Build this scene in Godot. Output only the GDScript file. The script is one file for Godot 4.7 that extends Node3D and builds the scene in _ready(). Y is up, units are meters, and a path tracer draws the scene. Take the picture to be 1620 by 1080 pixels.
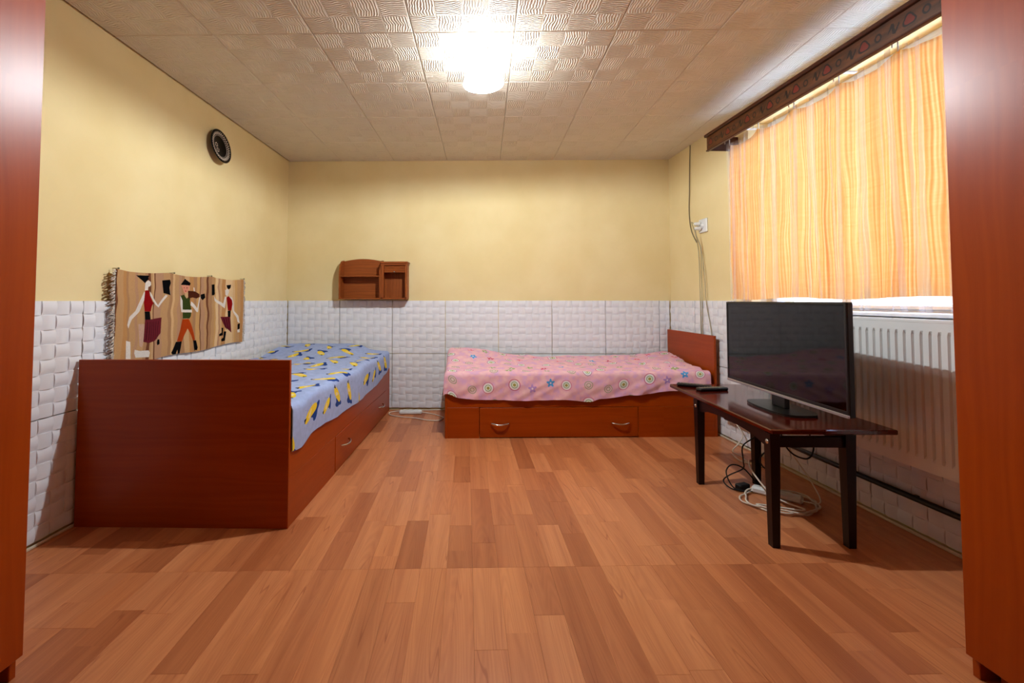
extends Node3D

# ---------------------------------------------------------------- room measures (metres)
const CEIL := 2.33
const LEFT := -1.86
const BACK := -4.08
const REAR := 1.9
const RIGHT_TURN := 4.0            # the window wall stands four degrees out of square
const PANEL := 0.018               # thickness of the foam wall panels
const PLANK_TURN := 2.3

var right_frame := Transform3D(Basis(Vector3.UP, deg_to_rad(RIGHT_TURN)), Vector3(1.73, 0, BACK))
var M := {}
var taken := {}

func _ready() -> void:
	# camera
	var cam := Camera3D.new()
	cam.name = "camera"
	add_child(cam)
	cam.projection = Camera3D.PROJECTION_FRUSTUM
	cam.near = 0.05
	cam.far = 200.0
	cam.size = 0.05 * 1080.0 / 690.0
	cam.frustum_offset = Vector2(810.0 - 753.95, -(540.0 - 450.9)) * 0.05 / 690.0
	cam.position = Vector3(0, 1.01, 0)
	cam.rotation_degrees = Vector3(2.0, 1.0, 0)
	cam.current = true
	# sky seen through the window, exposure
	var we := WorldEnvironment.new()
	we.name = "environment"
	var e := Environment.new()
	e.background_mode = Environment.BG_SKY
	var sm := ProceduralSkyMaterial.new()
	sm.sky_top_color = Color(0.62, 0.76, 1.0)
	sm.sky_horizon_color = Color(0.86, 0.92, 1.0)
	sm.ground_bottom_color = Color(0.55, 0.55, 0.54)
	sm.ground_horizon_color = Color(0.7, 0.7, 0.7)
	sm.energy_multiplier = 7.5
	e.sky = Sky.new()
	e.sky.sky_material = sm
	e.tonemap_mode = Environment.TONE_MAPPER_LINEAR
	e.tonemap_exposure = 1.07
	e.sdfgi_enabled = true
	e.ssao_enabled = true
	e.ssil_enabled = true
	we.environment = e
	add_child(we)
	# high sun outside, falling on the pale paving right below the window
	var sun := DirectionalLight3D.new()
	sun.name = "sun"
	sun.light_color = Color(0.72, 0.84, 1.0)
	sun.light_energy = 30.0
	sun.light_angular_distance = 0.5
	sun.shadow_enabled = true
	add_child(sun)
	sun.look_at_from_position(Vector3.ZERO, Vector3(0.04, -1.0, 0.40), Vector3.RIGHT)
	make_materials()
	build_floor()
	build_ceiling()
	build_walls()
	build_window()
	build_wardrobes()
	build_beds()
	build_bedding()
	build_table()
	build_television()
	build_radiator()
	build_curtains()
	build_lamp()
	build_shelf()
	build_tapestry()
	build_plate()
	build_cables()

# ---------------------------------------------------------------- helpers
func numbered(called: String) -> String:
	if not taken.has(called):
		taken[called] = 0
		return called
	taken[called] += 1
	return "%s_%03d" % [called, taken[called]]

func thing(called: String, label: String, category: String, at := Transform3D.IDENTITY, group := "") -> Node3D:
	var o := Node3D.new()
	o.name = numbered(called)
	add_child(o)
	o.transform = at
	o.set_meta("label", label)
	o.set_meta("category", category)
	if group:
		o.set_meta("group", group)
	return o

func structure(called: String, label: String, category: String, at := Transform3D.IDENTITY) -> Node3D:
	var o := thing(called, label, category, at)
	o.set_meta("kind", "structure")
	return o

func begin() -> SurfaceTool:
	var st := SurfaceTool.new()
	st.begin(Mesh.PRIMITIVE_TRIANGLES)
	st.set_smooth_group(-1)
	return st

func part(called: String, st: SurfaceTool, mat: Material, parent: Node3D, label := "") -> MeshInstance3D:
	st.generate_normals()
	return place(called, st.commit(), mat, parent, label)

func place(called: String, mesh: Mesh, mat: Material, parent: Node3D, label := "") -> MeshInstance3D:
	var o := MeshInstance3D.new()
	o.name = called
	o.mesh = mesh
	o.material_override = mat
	parent.add_child(o, true)
	if label:
		o.set_meta("label", label)
	return o

func tri(st: SurfaceTool, a: Vector3, b: Vector3, c: Vector3, ua: Vector2, ub: Vector2, uc: Vector2, out: Vector3) -> void:
	# clockwise seen from the side that `out` points to
	var flip := (b - a).cross(c - a).dot(out) > 0.0
	st.set_uv(ua)
	st.add_vertex(a)
	st.set_uv(uc if flip else ub)
	st.add_vertex(c if flip else b)
	st.set_uv(ub if flip else uc)
	st.add_vertex(b if flip else c)

func quad(st: SurfaceTool, p: Array, uv: Array, out: Vector3) -> void:
	tri(st, p[0], p[1], p[2], uv[0], uv[1], uv[2], out)
	tri(st, p[0], p[2], p[3], uv[0], uv[2], uv[3], out)

func uv_for(p: Vector3, n: Vector3, grain: int) -> Vector2:
	# metres on the face; v runs along the grain axis where the face has it
	var ax := 0
	if absf(n.y) > absf(n.x) and absf(n.y) >= absf(n.z):
		ax = 1
	elif absf(n.z) > absf(n.x):
		ax = 2
	var rest := []
	for k in 3:
		if k != ax:
			rest.append(k)
	if rest[0] == grain:
		return Vector2(p[rest[1]] + p[ax] * 0.37, p[rest[0]])
	return Vector2(p[rest[0]] + p[ax] * 0.37, p[rest[1]])

func box(st: SurfaceTool, lo: Vector3, hi: Vector3, bevel := 0.002, grain := 1, shift := Vector3.ZERO) -> void:
	# a chamfered box
	var c := (lo + hi) / 2.0
	var h := (hi - lo) / 2.0
	var b := minf(bevel, minf(h.x, minf(h.y, h.z)) * 0.6)
	for ax in 3:
		var u := (ax + 1) % 3
		var v := (ax + 2) % 3
		for s in [-1.0, 1.0]:
			var n := Vector3.ZERO
			n[ax] = s
			var ps := []
			var us := []
			for q in [[-1.0, -1.0], [1.0, -1.0], [1.0, 1.0], [-1.0, 1.0]]:
				var p := c
				p[ax] += s * h[ax]
				p[u] += q[0] * (h[u] - b)
				p[v] += q[1] * (h[v] - b)
				ps.append(p)
				us.append(uv_for(p + shift, n, grain))
			quad(st, ps, us, n)
			# chamfers between +-ax and +-u
			for t in [-1.0, 1.0]:
				var n2 := n
				n2[u] = t
				var p1 := c
				p1[ax] += s * h[ax]
				p1[u] += t * (h[u] - b)
				var p2 := c
				p2[ax] += s * (h[ax] - b)
				p2[u] += t * h[u]
				var lo_v := c[v] - h[v] + b
				var hi_v := c[v] + h[v] - b
				var a1 := p1
				var a2 := p2
				var a3 := p2
				var a4 := p1
				a1[v] = lo_v
				a2[v] = lo_v
				a3[v] = hi_v
				a4[v] = hi_v
				quad(st, [a1, a2, a3, a4], [uv_for(a1 + shift, n, grain), uv_for(a2 + shift, n, grain), uv_for(a3 + shift, n, grain), uv_for(a4 + shift, n, grain)], n2)
	for sx in [-1.0, 1.0]:
		for sy in [-1.0, 1.0]:
			for sz in [-1.0, 1.0]:
				var d := Vector3(sx, sy, sz)
				var p1 := c + d * (h - Vector3(0, b, b))
				var p2 := c + d * (h - Vector3(b, 0, b))
				var p3 := c + d * (h - Vector3(b, b, 0))
				tri(st, p1, p2, p3, uv_for(p1 + shift, d, grain), uv_for(p2 + shift, d, grain), uv_for(p3 + shift, d, grain), d)

func tube(st: SurfaceTool, pts: Array, r: float, sides := 8) -> void:
	# a round cord along points
	st.set_smooth_group(1)
	var rings := []
	var side := Vector3.ZERO
	for i in pts.size():
		var a: Vector3 = pts[maxi(i - 1, 0)]
		var b: Vector3 = pts[mini(i + 1, pts.size() - 1)]
		var d := (b - a).normalized()
		if side == Vector3.ZERO:
			side = d.cross(Vector3.UP if absf(d.y) < 0.9 else Vector3.RIGHT).normalized()
		side = (side - d * side.dot(d)).normalized()
		var up := side.cross(d)
		var ring := []
		for k in sides:
			var t := TAU * k / sides
			ring.append(pts[i] + (side * cos(t) + up * sin(t)) * r)
		rings.append(ring)
	for i in pts.size() - 1:
		for k in sides:
			var k2 := (k + 1) % sides
			var out: Vector3 = rings[i][k] + rings[i][k2] - pts[i] * 2.0
			quad(st, [rings[i][k], rings[i][k2], rings[i + 1][k2], rings[i + 1][k]], [Vector2(0, i), Vector2(1, i), Vector2(1, i + 1), Vector2(0, i + 1)], out)
	for e in [0, pts.size() - 1]:
		var out2: Vector3 = (pts[0] - pts[1]) if e == 0 else (pts[e] - pts[e - 1])
		for k in sides:
			tri(st, pts[e], rings[e][k], rings[e][(k + 1) % sides], Vector2.ZERO, Vector2.ZERO, Vector2.ZERO, out2)
	st.set_smooth_group(-1)

func smooth_path(pts: Array, per := 8) -> Array:
	# points on a Catmull-Rom curve
	var out := []
	for i in pts.size() - 1:
		var p0: Vector3 = pts[maxi(i - 1, 0)]
		var p1: Vector3 = pts[i]
		var p2: Vector3 = pts[i + 1]
		var p3: Vector3 = pts[mini(i + 2, pts.size() - 1)]
		for k in per:
			var t := float(k) / per
			out.append(0.5 * (2.0 * p1 + (p2 - p0) * t + (2.0 * p0 - 5.0 * p1 + 4.0 * p2 - p3) * t * t + (3.0 * p1 - p0 - 3.0 * p2 + p3) * t * t * t))
	out.append(pts[-1])
	return out

func lathe(st: SurfaceTool, profile: Array, segs := 40, smooth := true) -> void:
	# profile of Vector2(radius, height) turned about y
	st.set_smooth_group(2 if smooth else -1)
	for i in profile.size() - 1:
		var a: Vector2 = profile[i]
		var b: Vector2 = profile[i + 1]
		var run := b - a
		for k in segs:
			var t0 := TAU * k / segs
			var t1 := TAU * (k + 1) / segs
			var d0 := Vector3(cos(t0), 0, sin(t0))
			var d1 := Vector3(cos(t1), 0, sin(t1))
			var ps := [d0 * a.x + Vector3.UP * a.y, d1 * a.x + Vector3.UP * a.y, d1 * b.x + Vector3.UP * b.y, d0 * b.x + Vector3.UP * b.y]
			var us := []
			for p in ps:
				us.append(Vector2(p.x, p.z))
			var n := (d0 + d1) * run.y + Vector3.UP * -2.0 * run.x
			if a.x > 1e-5:
				tri(st, ps[0], ps[1], ps[2], us[0], us[1], us[2], n)
			if b.x > 1e-5:
				tri(st, ps[0], ps[2], ps[3], us[0], us[2], us[3], n)
	st.set_smooth_group(-1)

func sheet(st: SurfaceTool, nu: int, nv: int, at: Callable, uv: Callable, thick: float, out_hint: Callable) -> void:
	# a cloth of some thickness: at(a, b) for a, b in 0..1; out_hint(a, b) points away from its lower side
	var top := []
	var low := []
	for i in nu + 1:
		var r1 := []
		var r2 := []
		for j in nv + 1:
			var a := float(i) / nu
			var b := float(j) / nv
			var p: Vector3 = at.call(a, b)
			r1.append(p)
			r2.append(p - out_hint.call(a, b) * thick)
		top.append(r1)
		low.append(r2)
	st.set_smooth_group(1)
	for i in nu:
		for j in nv:
			var us := [uv.call(float(i) / nu, float(j) / nv), uv.call(float(i + 1) / nu, float(j) / nv), uv.call(float(i + 1) / nu, float(j + 1) / nv), uv.call(float(i) / nu, float(j + 1) / nv)]
			var o: Vector3 = out_hint.call((i + 0.5) / nu, (j + 0.5) / nv)
			quad(st, [top[i][j], top[i + 1][j], top[i + 1][j + 1], top[i][j + 1]], us, o)
	if thick > 0.0:
		st.set_smooth_group(2)
		for i in nu:
			for j in nv:
				var us := [uv.call(float(i) / nu, float(j) / nv), uv.call(float(i + 1) / nu, float(j) / nv), uv.call(float(i + 1) / nu, float(j + 1) / nv), uv.call(float(i) / nu, float(j + 1) / nv)]
				var o: Vector3 = out_hint.call((i + 0.5) / nu, (j + 0.5) / nv)
				quad(st, [low[i][j], low[i + 1][j], low[i + 1][j + 1], low[i][j + 1]], us, -o)
		st.set_smooth_group(3)
		var z := Vector2.ZERO
		for i in nu:
			for j in [0, nv]:
				var o2: Vector3 = top[i][j] - top[i][1 if j == 0 else nv - 1]
				var u1: Vector2 = uv.call(float(i) / nu, float(j) / nv)
				quad(st, [top[i][j], top[i + 1][j], low[i + 1][j], low[i][j]], [u1, u1, u1, u1], o2)
		for j in nv:
			for i in [0, nu]:
				var o3: Vector3 = top[i][j] - top[1 if i == 0 else nu - 1][j]
				var u2: Vector2 = uv.call(float(i) / nu, float(j) / nv)
				quad(st, [top[i][j], top[i][j + 1], low[i][j + 1], low[i][j]], [u2, u2, u2, u2], o3)
	st.set_smooth_group(-1)

func prism(st: SurfaceTool, poly: PackedVector2Array, to3: Callable, depth_dir: Vector3, grain_turn := false) -> void:
	# a flat outline with depth; to3 maps (x, y) to space
	var idx := Geometry2D.triangulate_polygon(poly)
	for f in [0, 1]:
		var off: Vector3 = depth_dir * float(f)
		var out: Vector3 = depth_dir * (1.0 if f == 1 else -1.0)
		for k in range(0, idx.size(), 3):
			var a := poly[idx[k]]
			var b := poly[idx[k + 1]]
			var c := poly[idx[k + 2]]
			var w := func(q: Vector2): return Vector2(q.y, q.x) if grain_turn else q
			tri(st, to3.call(a) + off, to3.call(b) + off, to3.call(c) + off, w.call(a), w.call(b), w.call(c), out)
	var mid := Vector2.ZERO
	for p in poly:
		mid += p / poly.size()
	var cw := Geometry2D.is_polygon_clockwise(poly)
	for k in poly.size():
		var a := poly[k]
		var b := poly[(k + 1) % poly.size()]
		var n2 := (b - a).orthogonal() * (1.0 if cw else -1.0)
		var out3: Vector3 = to3.call(n2) - to3.call(Vector2.ZERO)
		quad(st, [to3.call(a), to3.call(b), to3.call(b) + depth_dir, to3.call(a) + depth_dir], [a, b, b + Vector2(0.01, 0.01), a + Vector2(0.01, 0.01)], out3)

# ---------------------------------------------------------------- textures
func noise_of(seed_no: int, freq: float, octaves := 3) -> FastNoiseLite:
	var n := FastNoiseLite.new()
	n.seed = seed_no
	n.frequency = freq
	n.noise_type = FastNoiseLite.TYPE_SIMPLEX_SMOOTH
	n.fractal_octaves = octaves
	return n

func noise_texture(seed_no: int, freq: float, a: Color, b: Color, size := 512) -> NoiseTexture2D:
	var t := NoiseTexture2D.new()
	t.width = size
	t.height = size
	t.seamless = true
	t.noise = noise_of(seed_no, freq, 4)
	var g := Gradient.new()
	g.set_color(0, a)
	g.set_color(1, b)
	t.color_ramp = g
	return t

func paint(w: int, h: int, f: Callable) -> ImageTexture:
	var bytes := PackedByteArray()
	bytes.resize(w * h * 3)
	var k := 0
	for y in h:
		for x in w:
			var c: Color = f.call(x, y)
			bytes[k] = c.r8
			bytes[k + 1] = c.g8
			bytes[k + 2] = c.b8
			k += 3
	return ImageTexture.create_from_image(Image.create_from_data(w, h, false, Image.FORMAT_RGB8, bytes))

func fill_shape(im: Image, poly: PackedVector2Array, c: Color, rng: RandomNumberGenerator = null, vary := 0.0) -> void:
	var r := Rect2(poly[0], Vector2.ZERO)
	for p in poly:
		r = r.expand(p)
	for y in range(maxi(0, int(r.position.y)), mini(im.get_height(), int(r.end.y) + 1)):
		for x in range(maxi(0, int(r.position.x)), mini(im.get_width(), int(r.end.x) + 1)):
			if Geometry2D.is_point_in_polygon(Vector2(x + 0.5, y + 0.5), poly):
				var k := 1.0 + (rng.randf_range(-vary, vary) if rng else 0.0)
				im.set_pixel(x, y, Color(c.r * k, c.g * k, c.b * k))

func blob(center: Vector2, rx: float, ry: float, turn: float, petals: int, depth: float, n := 28) -> PackedVector2Array:
	var out := PackedVector2Array()
	for k in n:
		var t := TAU * k / n
		var r := 1.0 + depth * cos(petals * t)
		out.append(center + Vector2(cos(t) * rx * r, sin(t) * ry * r).rotated(turn))
	return out

func wood_texture(w: int, h: int, seed_no: int, dark: Color, light: Color, bands: float, flecks: float) -> ImageTexture:
	# grain along v; u runs across
	var a := noise_of(seed_no, 0.012, 2)
	var b := noise_of(seed_no + 1, 0.05, 2)
	var c := noise_of(seed_no + 2, 0.3, 1)
	return paint(w, h, func(x, y):
		var warp := a.get_noise_2d(x * 0.6, y * 0.16) * 22.0
		var t := 0.5 + 0.42 * b.get_noise_2d((x + warp) * bands, y * 0.022)
		t += c.get_noise_2d(x * 1.6, y * 0.05) * flecks
		return dark.lerp(light, clampf(t, 0.0, 1.0)))

func beech_texture(w: int, h: int, seed_no: int, dark: Color, light: Color, bands: float, flecks: float) -> ImageTexture:
	# flat-sawn figure: contour lines of a slow field, fine pores, a few dark veins
	var a := noise_of(seed_no, 0.0042, 2)
	var b := noise_of(seed_no + 1, 0.04, 2)
	var c := noise_of(seed_no + 2, 0.3, 1)
	var d := noise_of(seed_no + 3, 0.011, 1)
	return paint(w, h, func(x, y):
		var f: float = a.get_noise_2d(x * 1.5, y * 0.28)
		var ring := 0.5 + 0.5 * sin(f * 46.0)
		var t: float = 0.55 + 0.16 * (ring - 0.5) + 0.30 * b.get_noise_2d(x * bands, y * 0.02)
		t += c.get_noise_2d(x * 1.3, y * 0.06) * flecks
		var v: float = d.get_noise_2d(x * 1.6 + 300.0, y * 0.2)
		t -= 0.75 * smoothstep(0.06, 0.0, absf(v - 0.15)) * smoothstep(-0.2, 0.5, a.get_noise_2d(y * 0.9, x * 0.9 + 500.0))
		return dark.lerp(light, clampf(t, 0.0, 1.0)))

func mat(c: Color, rough := 0.6, spec := 0.5) -> StandardMaterial3D:
	var m := StandardMaterial3D.new()
	m.albedo_color = c
	m.roughness = rough
	m.metallic_specular = spec
	return m

func make_materials() -> void:
	# laminate floor: print of beech strips, tinted from strip to strip
	M.plank = mat(Color.WHITE, 0.36, 0.42)
	M.plank.albedo_texture = beech_texture(1024, 1024, 11, Color(0.66, 0.38, 0.23), Color(0.845, 0.565, 0.37), 0.30, 0.08)
	M.plank.uv1_scale = Vector3(1.0 / 0.8, 1.0 / 2.4, 1)
	M.plank.vertex_color_use_as_albedo = true
	M.subfloor = mat(Color(0.3, 0.2, 0.13), 0.9)
	# cherry laminate of the wardrobes and beds
	var cherry := wood_texture(512, 1024, 41, Color(0.55, 0.20, 0.0), Color(0.62, 0.245, 0.005), 0.7, 0.10)
	M.cherry = mat(Color.WHITE, 0.33, 0.34)
	M.cherry.albedo_texture = cherry
	M.cherry.uv1_scale = Vector3(1.0 / 0.5, 1.0 / 1.6, 1)
	var oak := wood_texture(256, 512, 77, Color(0.47, 0.22, 0.07), Color(0.63, 0.33, 0.12), 1.2, 0.16)
	M.shelf = mat(Color.WHITE, 0.45, 0.4)
	M.shelf.albedo_texture = oak
	M.shelf.uv1_scale = Vector3(1.0 / 0.25, 1.0 / 0.6, 1)
	M.mahogany = mat(Color(0.62, 0.42, 0.40), 0.12, 0.55)
	M.mahogany.albedo_texture = wood_texture(256, 512, 93, Color(0.40, 0.13, 0.06), Color(0.56, 0.22, 0.10), 1.0, 0.12)
	M.mahogany.uv1_scale = Vector3(1.0 / 0.3, 1.0 / 0.9, 1)
	M.dark_leg = mat(Color(0.10, 0.03, 0.03), 0.35, 0.35)
	# painted plaster
	M.yellow = mat(Color.WHITE, 0.85, 0.3)
	M.yellow.albedo_texture = noise_texture(5, 0.006, Color(0.87, 0.785, 0.575), Color(0.90, 0.825, 0.63))
	M.yellow.uv1_triplanar = true
	M.yellow.uv1_world_triplanar = true
	M.yellow.uv1_scale = Vector3(0.6, 0.6, 0.6)
	# white foam panels and ceiling tiles
	M.foam = mat(Color(0.88, 0.88, 0.895), 0.55, 0.4)
	M.foam_joint = mat(Color(0.55, 0.53, 0.5), 0.9)
	M.tile = mat(Color(0.89, 0.85, 0.78), 0.6, 0.4)
	M.tile.heightmap_enabled = true
	M.tile.heightmap_scale = 0.55
	M.tile.heightmap_texture = parquet_relief()
	M.slab = mat(Color(0.45, 0.42, 0.38), 0.95)
	M.bead = mat(Color(0.82, 0.76, 0.66), 0.7)
	# metals, plastics
	M.white_metal = mat(Color(0.88, 0.88, 0.87), 0.35, 0.5)
	M.white_plastic = mat(Color(0.86, 0.86, 0.85), 0.4, 0.5)
	M.cream_cord = mat(Color(0.85, 0.80, 0.74), 0.5, 0.4)
	M.grey_cord = mat(Color(0.62, 0.58, 0.46), 0.6, 0.4)
	M.old_cord = mat(Color(0.42, 0.38, 0.30), 0.6, 0.4)
	M.black = mat(Color(0.018, 0.018, 0.02), 0.35, 0.5)
	M.black_rubber = mat(Color(0.02, 0.02, 0.022), 0.6, 0.4)
	M.screen = mat(Color(0.004, 0.004, 0.005), 0.05, 0.42)
	M.silver = mat(Color(0.75, 0.75, 0.76), 0.3, 0.5)
	M.silver.metallic = 0.9
	M.chrome = mat(Color(0.8, 0.79, 0.77), 0.15, 0.5)
	M.chrome.metallic = 1.0
	M.pipe = mat(Color(0.03, 0.028, 0.03), 0.4, 0.5)
	M.glass = mat(Color(0.95, 0.97, 1.0, 0.06), 0.03, 0.5)
	M.glass.transparency = BaseMaterial3D.TRANSPARENCY_ALPHA
	M.concrete = mat(Color.WHITE, 0.95, 0.2)
	M.concrete.albedo_texture = noise_texture(8, 0.02, Color(0.74, 0.74, 0.74), Color(0.86, 0.86, 0.86))
	M.concrete.uv1_triplanar = true
	M.concrete.uv1_world_triplanar = true
	M.earth = mat(Color(0.22, 0.20, 0.15), 0.95, 0.2)
	M.window_frame = mat(Color(0.88, 0.89, 0.9), 0.4, 0.5)
	M.mattress = mat(Color(0.82, 0.8, 0.75), 0.9, 0.2)

func parquet_relief() -> ImageTexture:
	# the pressed pattern of one ceiling tile: four by four squares of wavy ridges, turned by turns
	var n := noise_of(31, 0.02, 2)
	return paint(1024, 1024, func(x, y):
		var cx := int(x / 256)
		var cy := int(y / 256)
		var lx := float(x % 256) / 256.0
		var ly := float(y % 256) / 256.0
		var turned := (cx + cy) % 2 == 0
		var along := lx if turned else ly
		var across := ly if turned else lx
		var id := float(cx * 7 + cy * 13)
		var w := across + 0.035 * sin(along * 5.0 + id) + 0.05 * n.get_noise_2d(along * 120.0 + id * 40.0, across * 60.0)
		var r := 0.5 + 0.5 * sin(w * TAU * 10.0 + id)
		var border := minf(minf(lx, 1.0 - lx), minf(ly, 1.0 - ly))
		var v := 0.35 + 0.6 * r * r
		if border < 0.02:
			v = 0.1
		return Color(v, v, v))

# ---------------------------------------------------------------- the setting
func floor_outline() -> PackedVector2Array:
	# (x, z) inside the foam panels
	var a := right_frame * Vector3(-PANEL - 0.002, 0, 0.0)
	var b := right_frame * Vector3(-PANEL - 0.002, 0, 5.9)
	return PackedVector2Array([Vector2(LEFT + PANEL + 0.002, BACK + PANEL + 0.002), Vector2(a.x, BACK + PANEL + 0.002), Vector2(b.x, b.z), Vector2(LEFT + PANEL + 0.002, b.z)])

func add_plank(st: SurfaceTool, poly: PackedVector2Array, shift: Vector2, tint: Color) -> void:
	# top face, a fine chamfer and the sides of one strip; poly holds (x, z)
	st.set_color(tint)
	var n := poly.size()
	var cw := Geometry2D.is_polygon_clockwise(poly)
	var inner := PackedVector2Array()
	for k in n:
		var p0 := poly[(k + n - 1) % n]
		var p1 := poly[k]
		var p2 := poly[(k + 1) % n]
		var e0 := (p1 - p0).normalized()
		var e1 := (p2 - p1).normalized()
		var s := -1.0 if cw else 1.0
		var n0 := Vector2(-e0.y, e0.x) * s
		var n1 := Vector2(-e1.y, e1.x) * s
		var m := n0 + n1
		inner.append(p1 + m * (0.0005 / maxf(0.3, m.dot(n0))))
	var back := Transform2D(deg_to_rad(PLANK_TURN), Vector2.ZERO)
	var uv := func(q: Vector2): return back * q + shift
	for k in n:
		var k2 := (k + 1) % n
		if k >= 1 and k < n - 1:
			tri(st, Vector3(inner[0].x, 0, inner[0].y), Vector3(inner[k].x, 0, inner[k].y), Vector3(inner[k2].x, 0, inner[k2].y), uv.call(inner[0]), uv.call(inner[k]), uv.call(inner[k2]), Vector3.UP)
		var e := poly[k2] - poly[k]
		var out := Vector3(e.y, 0, -e.x) * (-1.0 if cw else 1.0)
		quad(st, [Vector3(inner[k].x, 0, inner[k].y), Vector3(inner[k2].x, 0, inner[k2].y), Vector3(poly[k2].x, -0.0008, poly[k2].y), Vector3(poly[k].x, -0.0008, poly[k].y)], [uv.call(inner[k]), uv.call(inner[k2]), uv.call(poly[k2]), uv.call(poly[k])], out + Vector3.UP)
		quad(st, [Vector3(poly[k].x, -0.0008, poly[k].y), Vector3(poly[k2].x, -0.0008, poly[k2].y), Vector3(poly[k2].x, -0.008, poly[k2].y), Vector3(poly[k].x, -0.008, poly[k].y)], [uv.call(poly[k]), uv.call(poly[k2]), uv.call(poly[k2]), uv.call(poly[k])], out)

func build_floor() -> void:
	var root := structure("floor", "laminate floor of reddish beech strips", "floor")
	var st := begin()
	box(st, Vector3(-3.0, -0.15, BACK - 0.3), Vector3(3.2, -0.006, 4.8), 0.001)
	part("subfloor", st, M.subfloor, root)
	var rng := RandomNumberGenerator.new()
	rng.seed = 20
	var rim := floor_outline()
	var width := 0.0975
	var turn := Transform2D(-deg_to_rad(PLANK_TURN), Vector2.ZERO)
	var rest := begin()
	var tints := [Color(1.02, 0.98, 0.94), Color(0.88, 0.81, 0.76), Color(0.72, 0.61, 0.54), Color(1.24, 1.26, 1.24), Color(0.80, 0.71, 0.66), Color(0.98, 0.93, 0.86), Color(1.12, 1.10, 1.06)]
	for col in range(-24, 26):
		var x0 := -0.075 + col * width
		var cuts := [-4.6, -1.685, 0.1]
		var z := -1.685 - rng.randf_range(0.12, 0.42)
		while z > -4.5:
			cuts.append(z)
			z -= rng.randf_range(0.30, 0.62)
		z = -1.685 + rng.randf_range(0.15, 1.0)
		if z < 0.0:
			cuts.append(z)
		z = 0.1
		while z < 4.6:
			z += 0.6
			cuts.append(z)
		cuts.sort()
		for k in cuts.size() - 1:
			if cuts[k + 1] - cuts[k] < 0.05:
				continue
			var r := PackedVector2Array([Vector2(x0, cuts[k]), Vector2(x0 + width, cuts[k]), Vector2(x0 + width, cuts[k + 1]), Vector2(x0, cuts[k + 1])])
			r = turn * r
			var shift := Vector2(rng.randf() * 0.8, rng.randf() * 2.4)
			var tint: Color = tints[rng.randi() % tints.size()]
			var j := rng.randf_range(0.95, 1.04)
			tint = Color(tint.r * j, tint.g * j, tint.b * j)
			for piece in Geometry2D.intersect_polygons(r, rim):
				if piece.size() < 3 or absf(area_of(piece)) < 0.0004:
					continue
				if cuts[k] < -1.05:
					var s := begin()
					add_plank(s, piece, shift, tint)
					part("plank", s, M.plank, root)
				else:
					add_plank(rest, piece, shift, tint)
	var far := part("plank_field", rest, M.plank, root)
	far.set_meta("kind", "stuff")
	# cream bead along the foot of the left wall and of the window wall
	var l := structure("baseboard_left", "thin cream bead along the foot of the white panels under the tapestry", "baseboard")
	st = begin()
	box(st, Vector3(LEFT + PANEL, 0, BACK + PANEL), Vector3(LEFT + PANEL + 0.008, 0.012, -0.98), 0.003)
	part("bead", st, M.bead, l)
	var rr := structure("baseboard_right", "thin cream bead along the foot of the panels under the radiator", "baseboard", right_frame)
	st = begin()
	box(st, Vector3(-PANEL - 0.009, 0, 0.06), Vector3(-PANEL, 0.014, 3.1), 0.003)
	part("bead", st, M.bead, rr)

func area_of(p: PackedVector2Array) -> float:
	var s := 0.0
	for k in p.size():
		s += p[k].cross(p[(k + 1) % p.size()])
	return s / 2.0

func build_ceiling() -> void:
	var root := structure("ceiling", "ceiling of white foam tiles pressed with a parquet pattern", "ceiling")
	var st := begin()
	# the slab ends with the outer face of the window wall
	var e0 := right_frame * Vector3(0.29, 0, -0.3)
	var e1 := right_frame * Vector3(0.29, 0, 6.3)
	prism(st, PackedVector2Array([Vector2(-3.0, BACK - 0.3), Vector2(e0.x, BACK - 0.3), Vector2(e1.x, e1.z), Vector2(0.5, 4.8), Vector2(-3.0, 4.8)]), func(v): return Vector3(v.x, CEIL + 0.008, v.y), Vector3(0, 0.2, 0))
	part("slab", st, M.slab, root)
	# one tile, lower side at y = 0
	var tile := begin()
	var s := 0.5
	var g := 0.0012
	var b := 0.004
	var lo := [Vector3(b, 0, b), Vector3(s - b, 0, b), Vector3(s - b, 0, s - b), Vector3(b, 0, s - b)]
	var up := [Vector3(g, 0.0035, g), Vector3(s - g, 0.0035, g), Vector3(s - g, 0.0035, s - g), Vector3(g, 0.0035, s - g)]
	var uvs := [Vector2(0, 0), Vector2(1, 0), Vector2(1, 1), Vector2(0, 1)]
	quad(tile, lo, uvs, Vector3.DOWN)
	for k in 4:
		var k2 := (k + 1) % 4
		var o: Vector3 = (lo[k] + lo[k2]) / 2.0 - Vector3(s / 2, 0, s / 2)
		quad(tile, [lo[k], lo[k2], up[k2], up[k]], [uvs[k], uvs[k2], uvs[k2], uvs[k]], o + Vector3.DOWN * 0.1)
		quad(tile, [up[k], up[k2], up[k2] + Vector3.UP * 0.005, up[k] + Vector3.UP * 0.005], [uvs[k], uvs[k2], uvs[k2], uvs[k]], o)
	tile.generate_normals()
	var mesh := tile.commit()
	var rng := RandomNumberGenerator.new()
	rng.seed = 4
	for i in range(-4, 4):
		for j in 12:
			var t := place("ceiling_tile", mesh, M.tile, root)
			t.position = Vector3(0.15 + i * 0.5, CEIL + rng.randf_range(-0.0006, 0.0006), BACK + j * 0.495 - 0.002)
			t.scale = Vector3(1, 1, 0.99)

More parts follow.
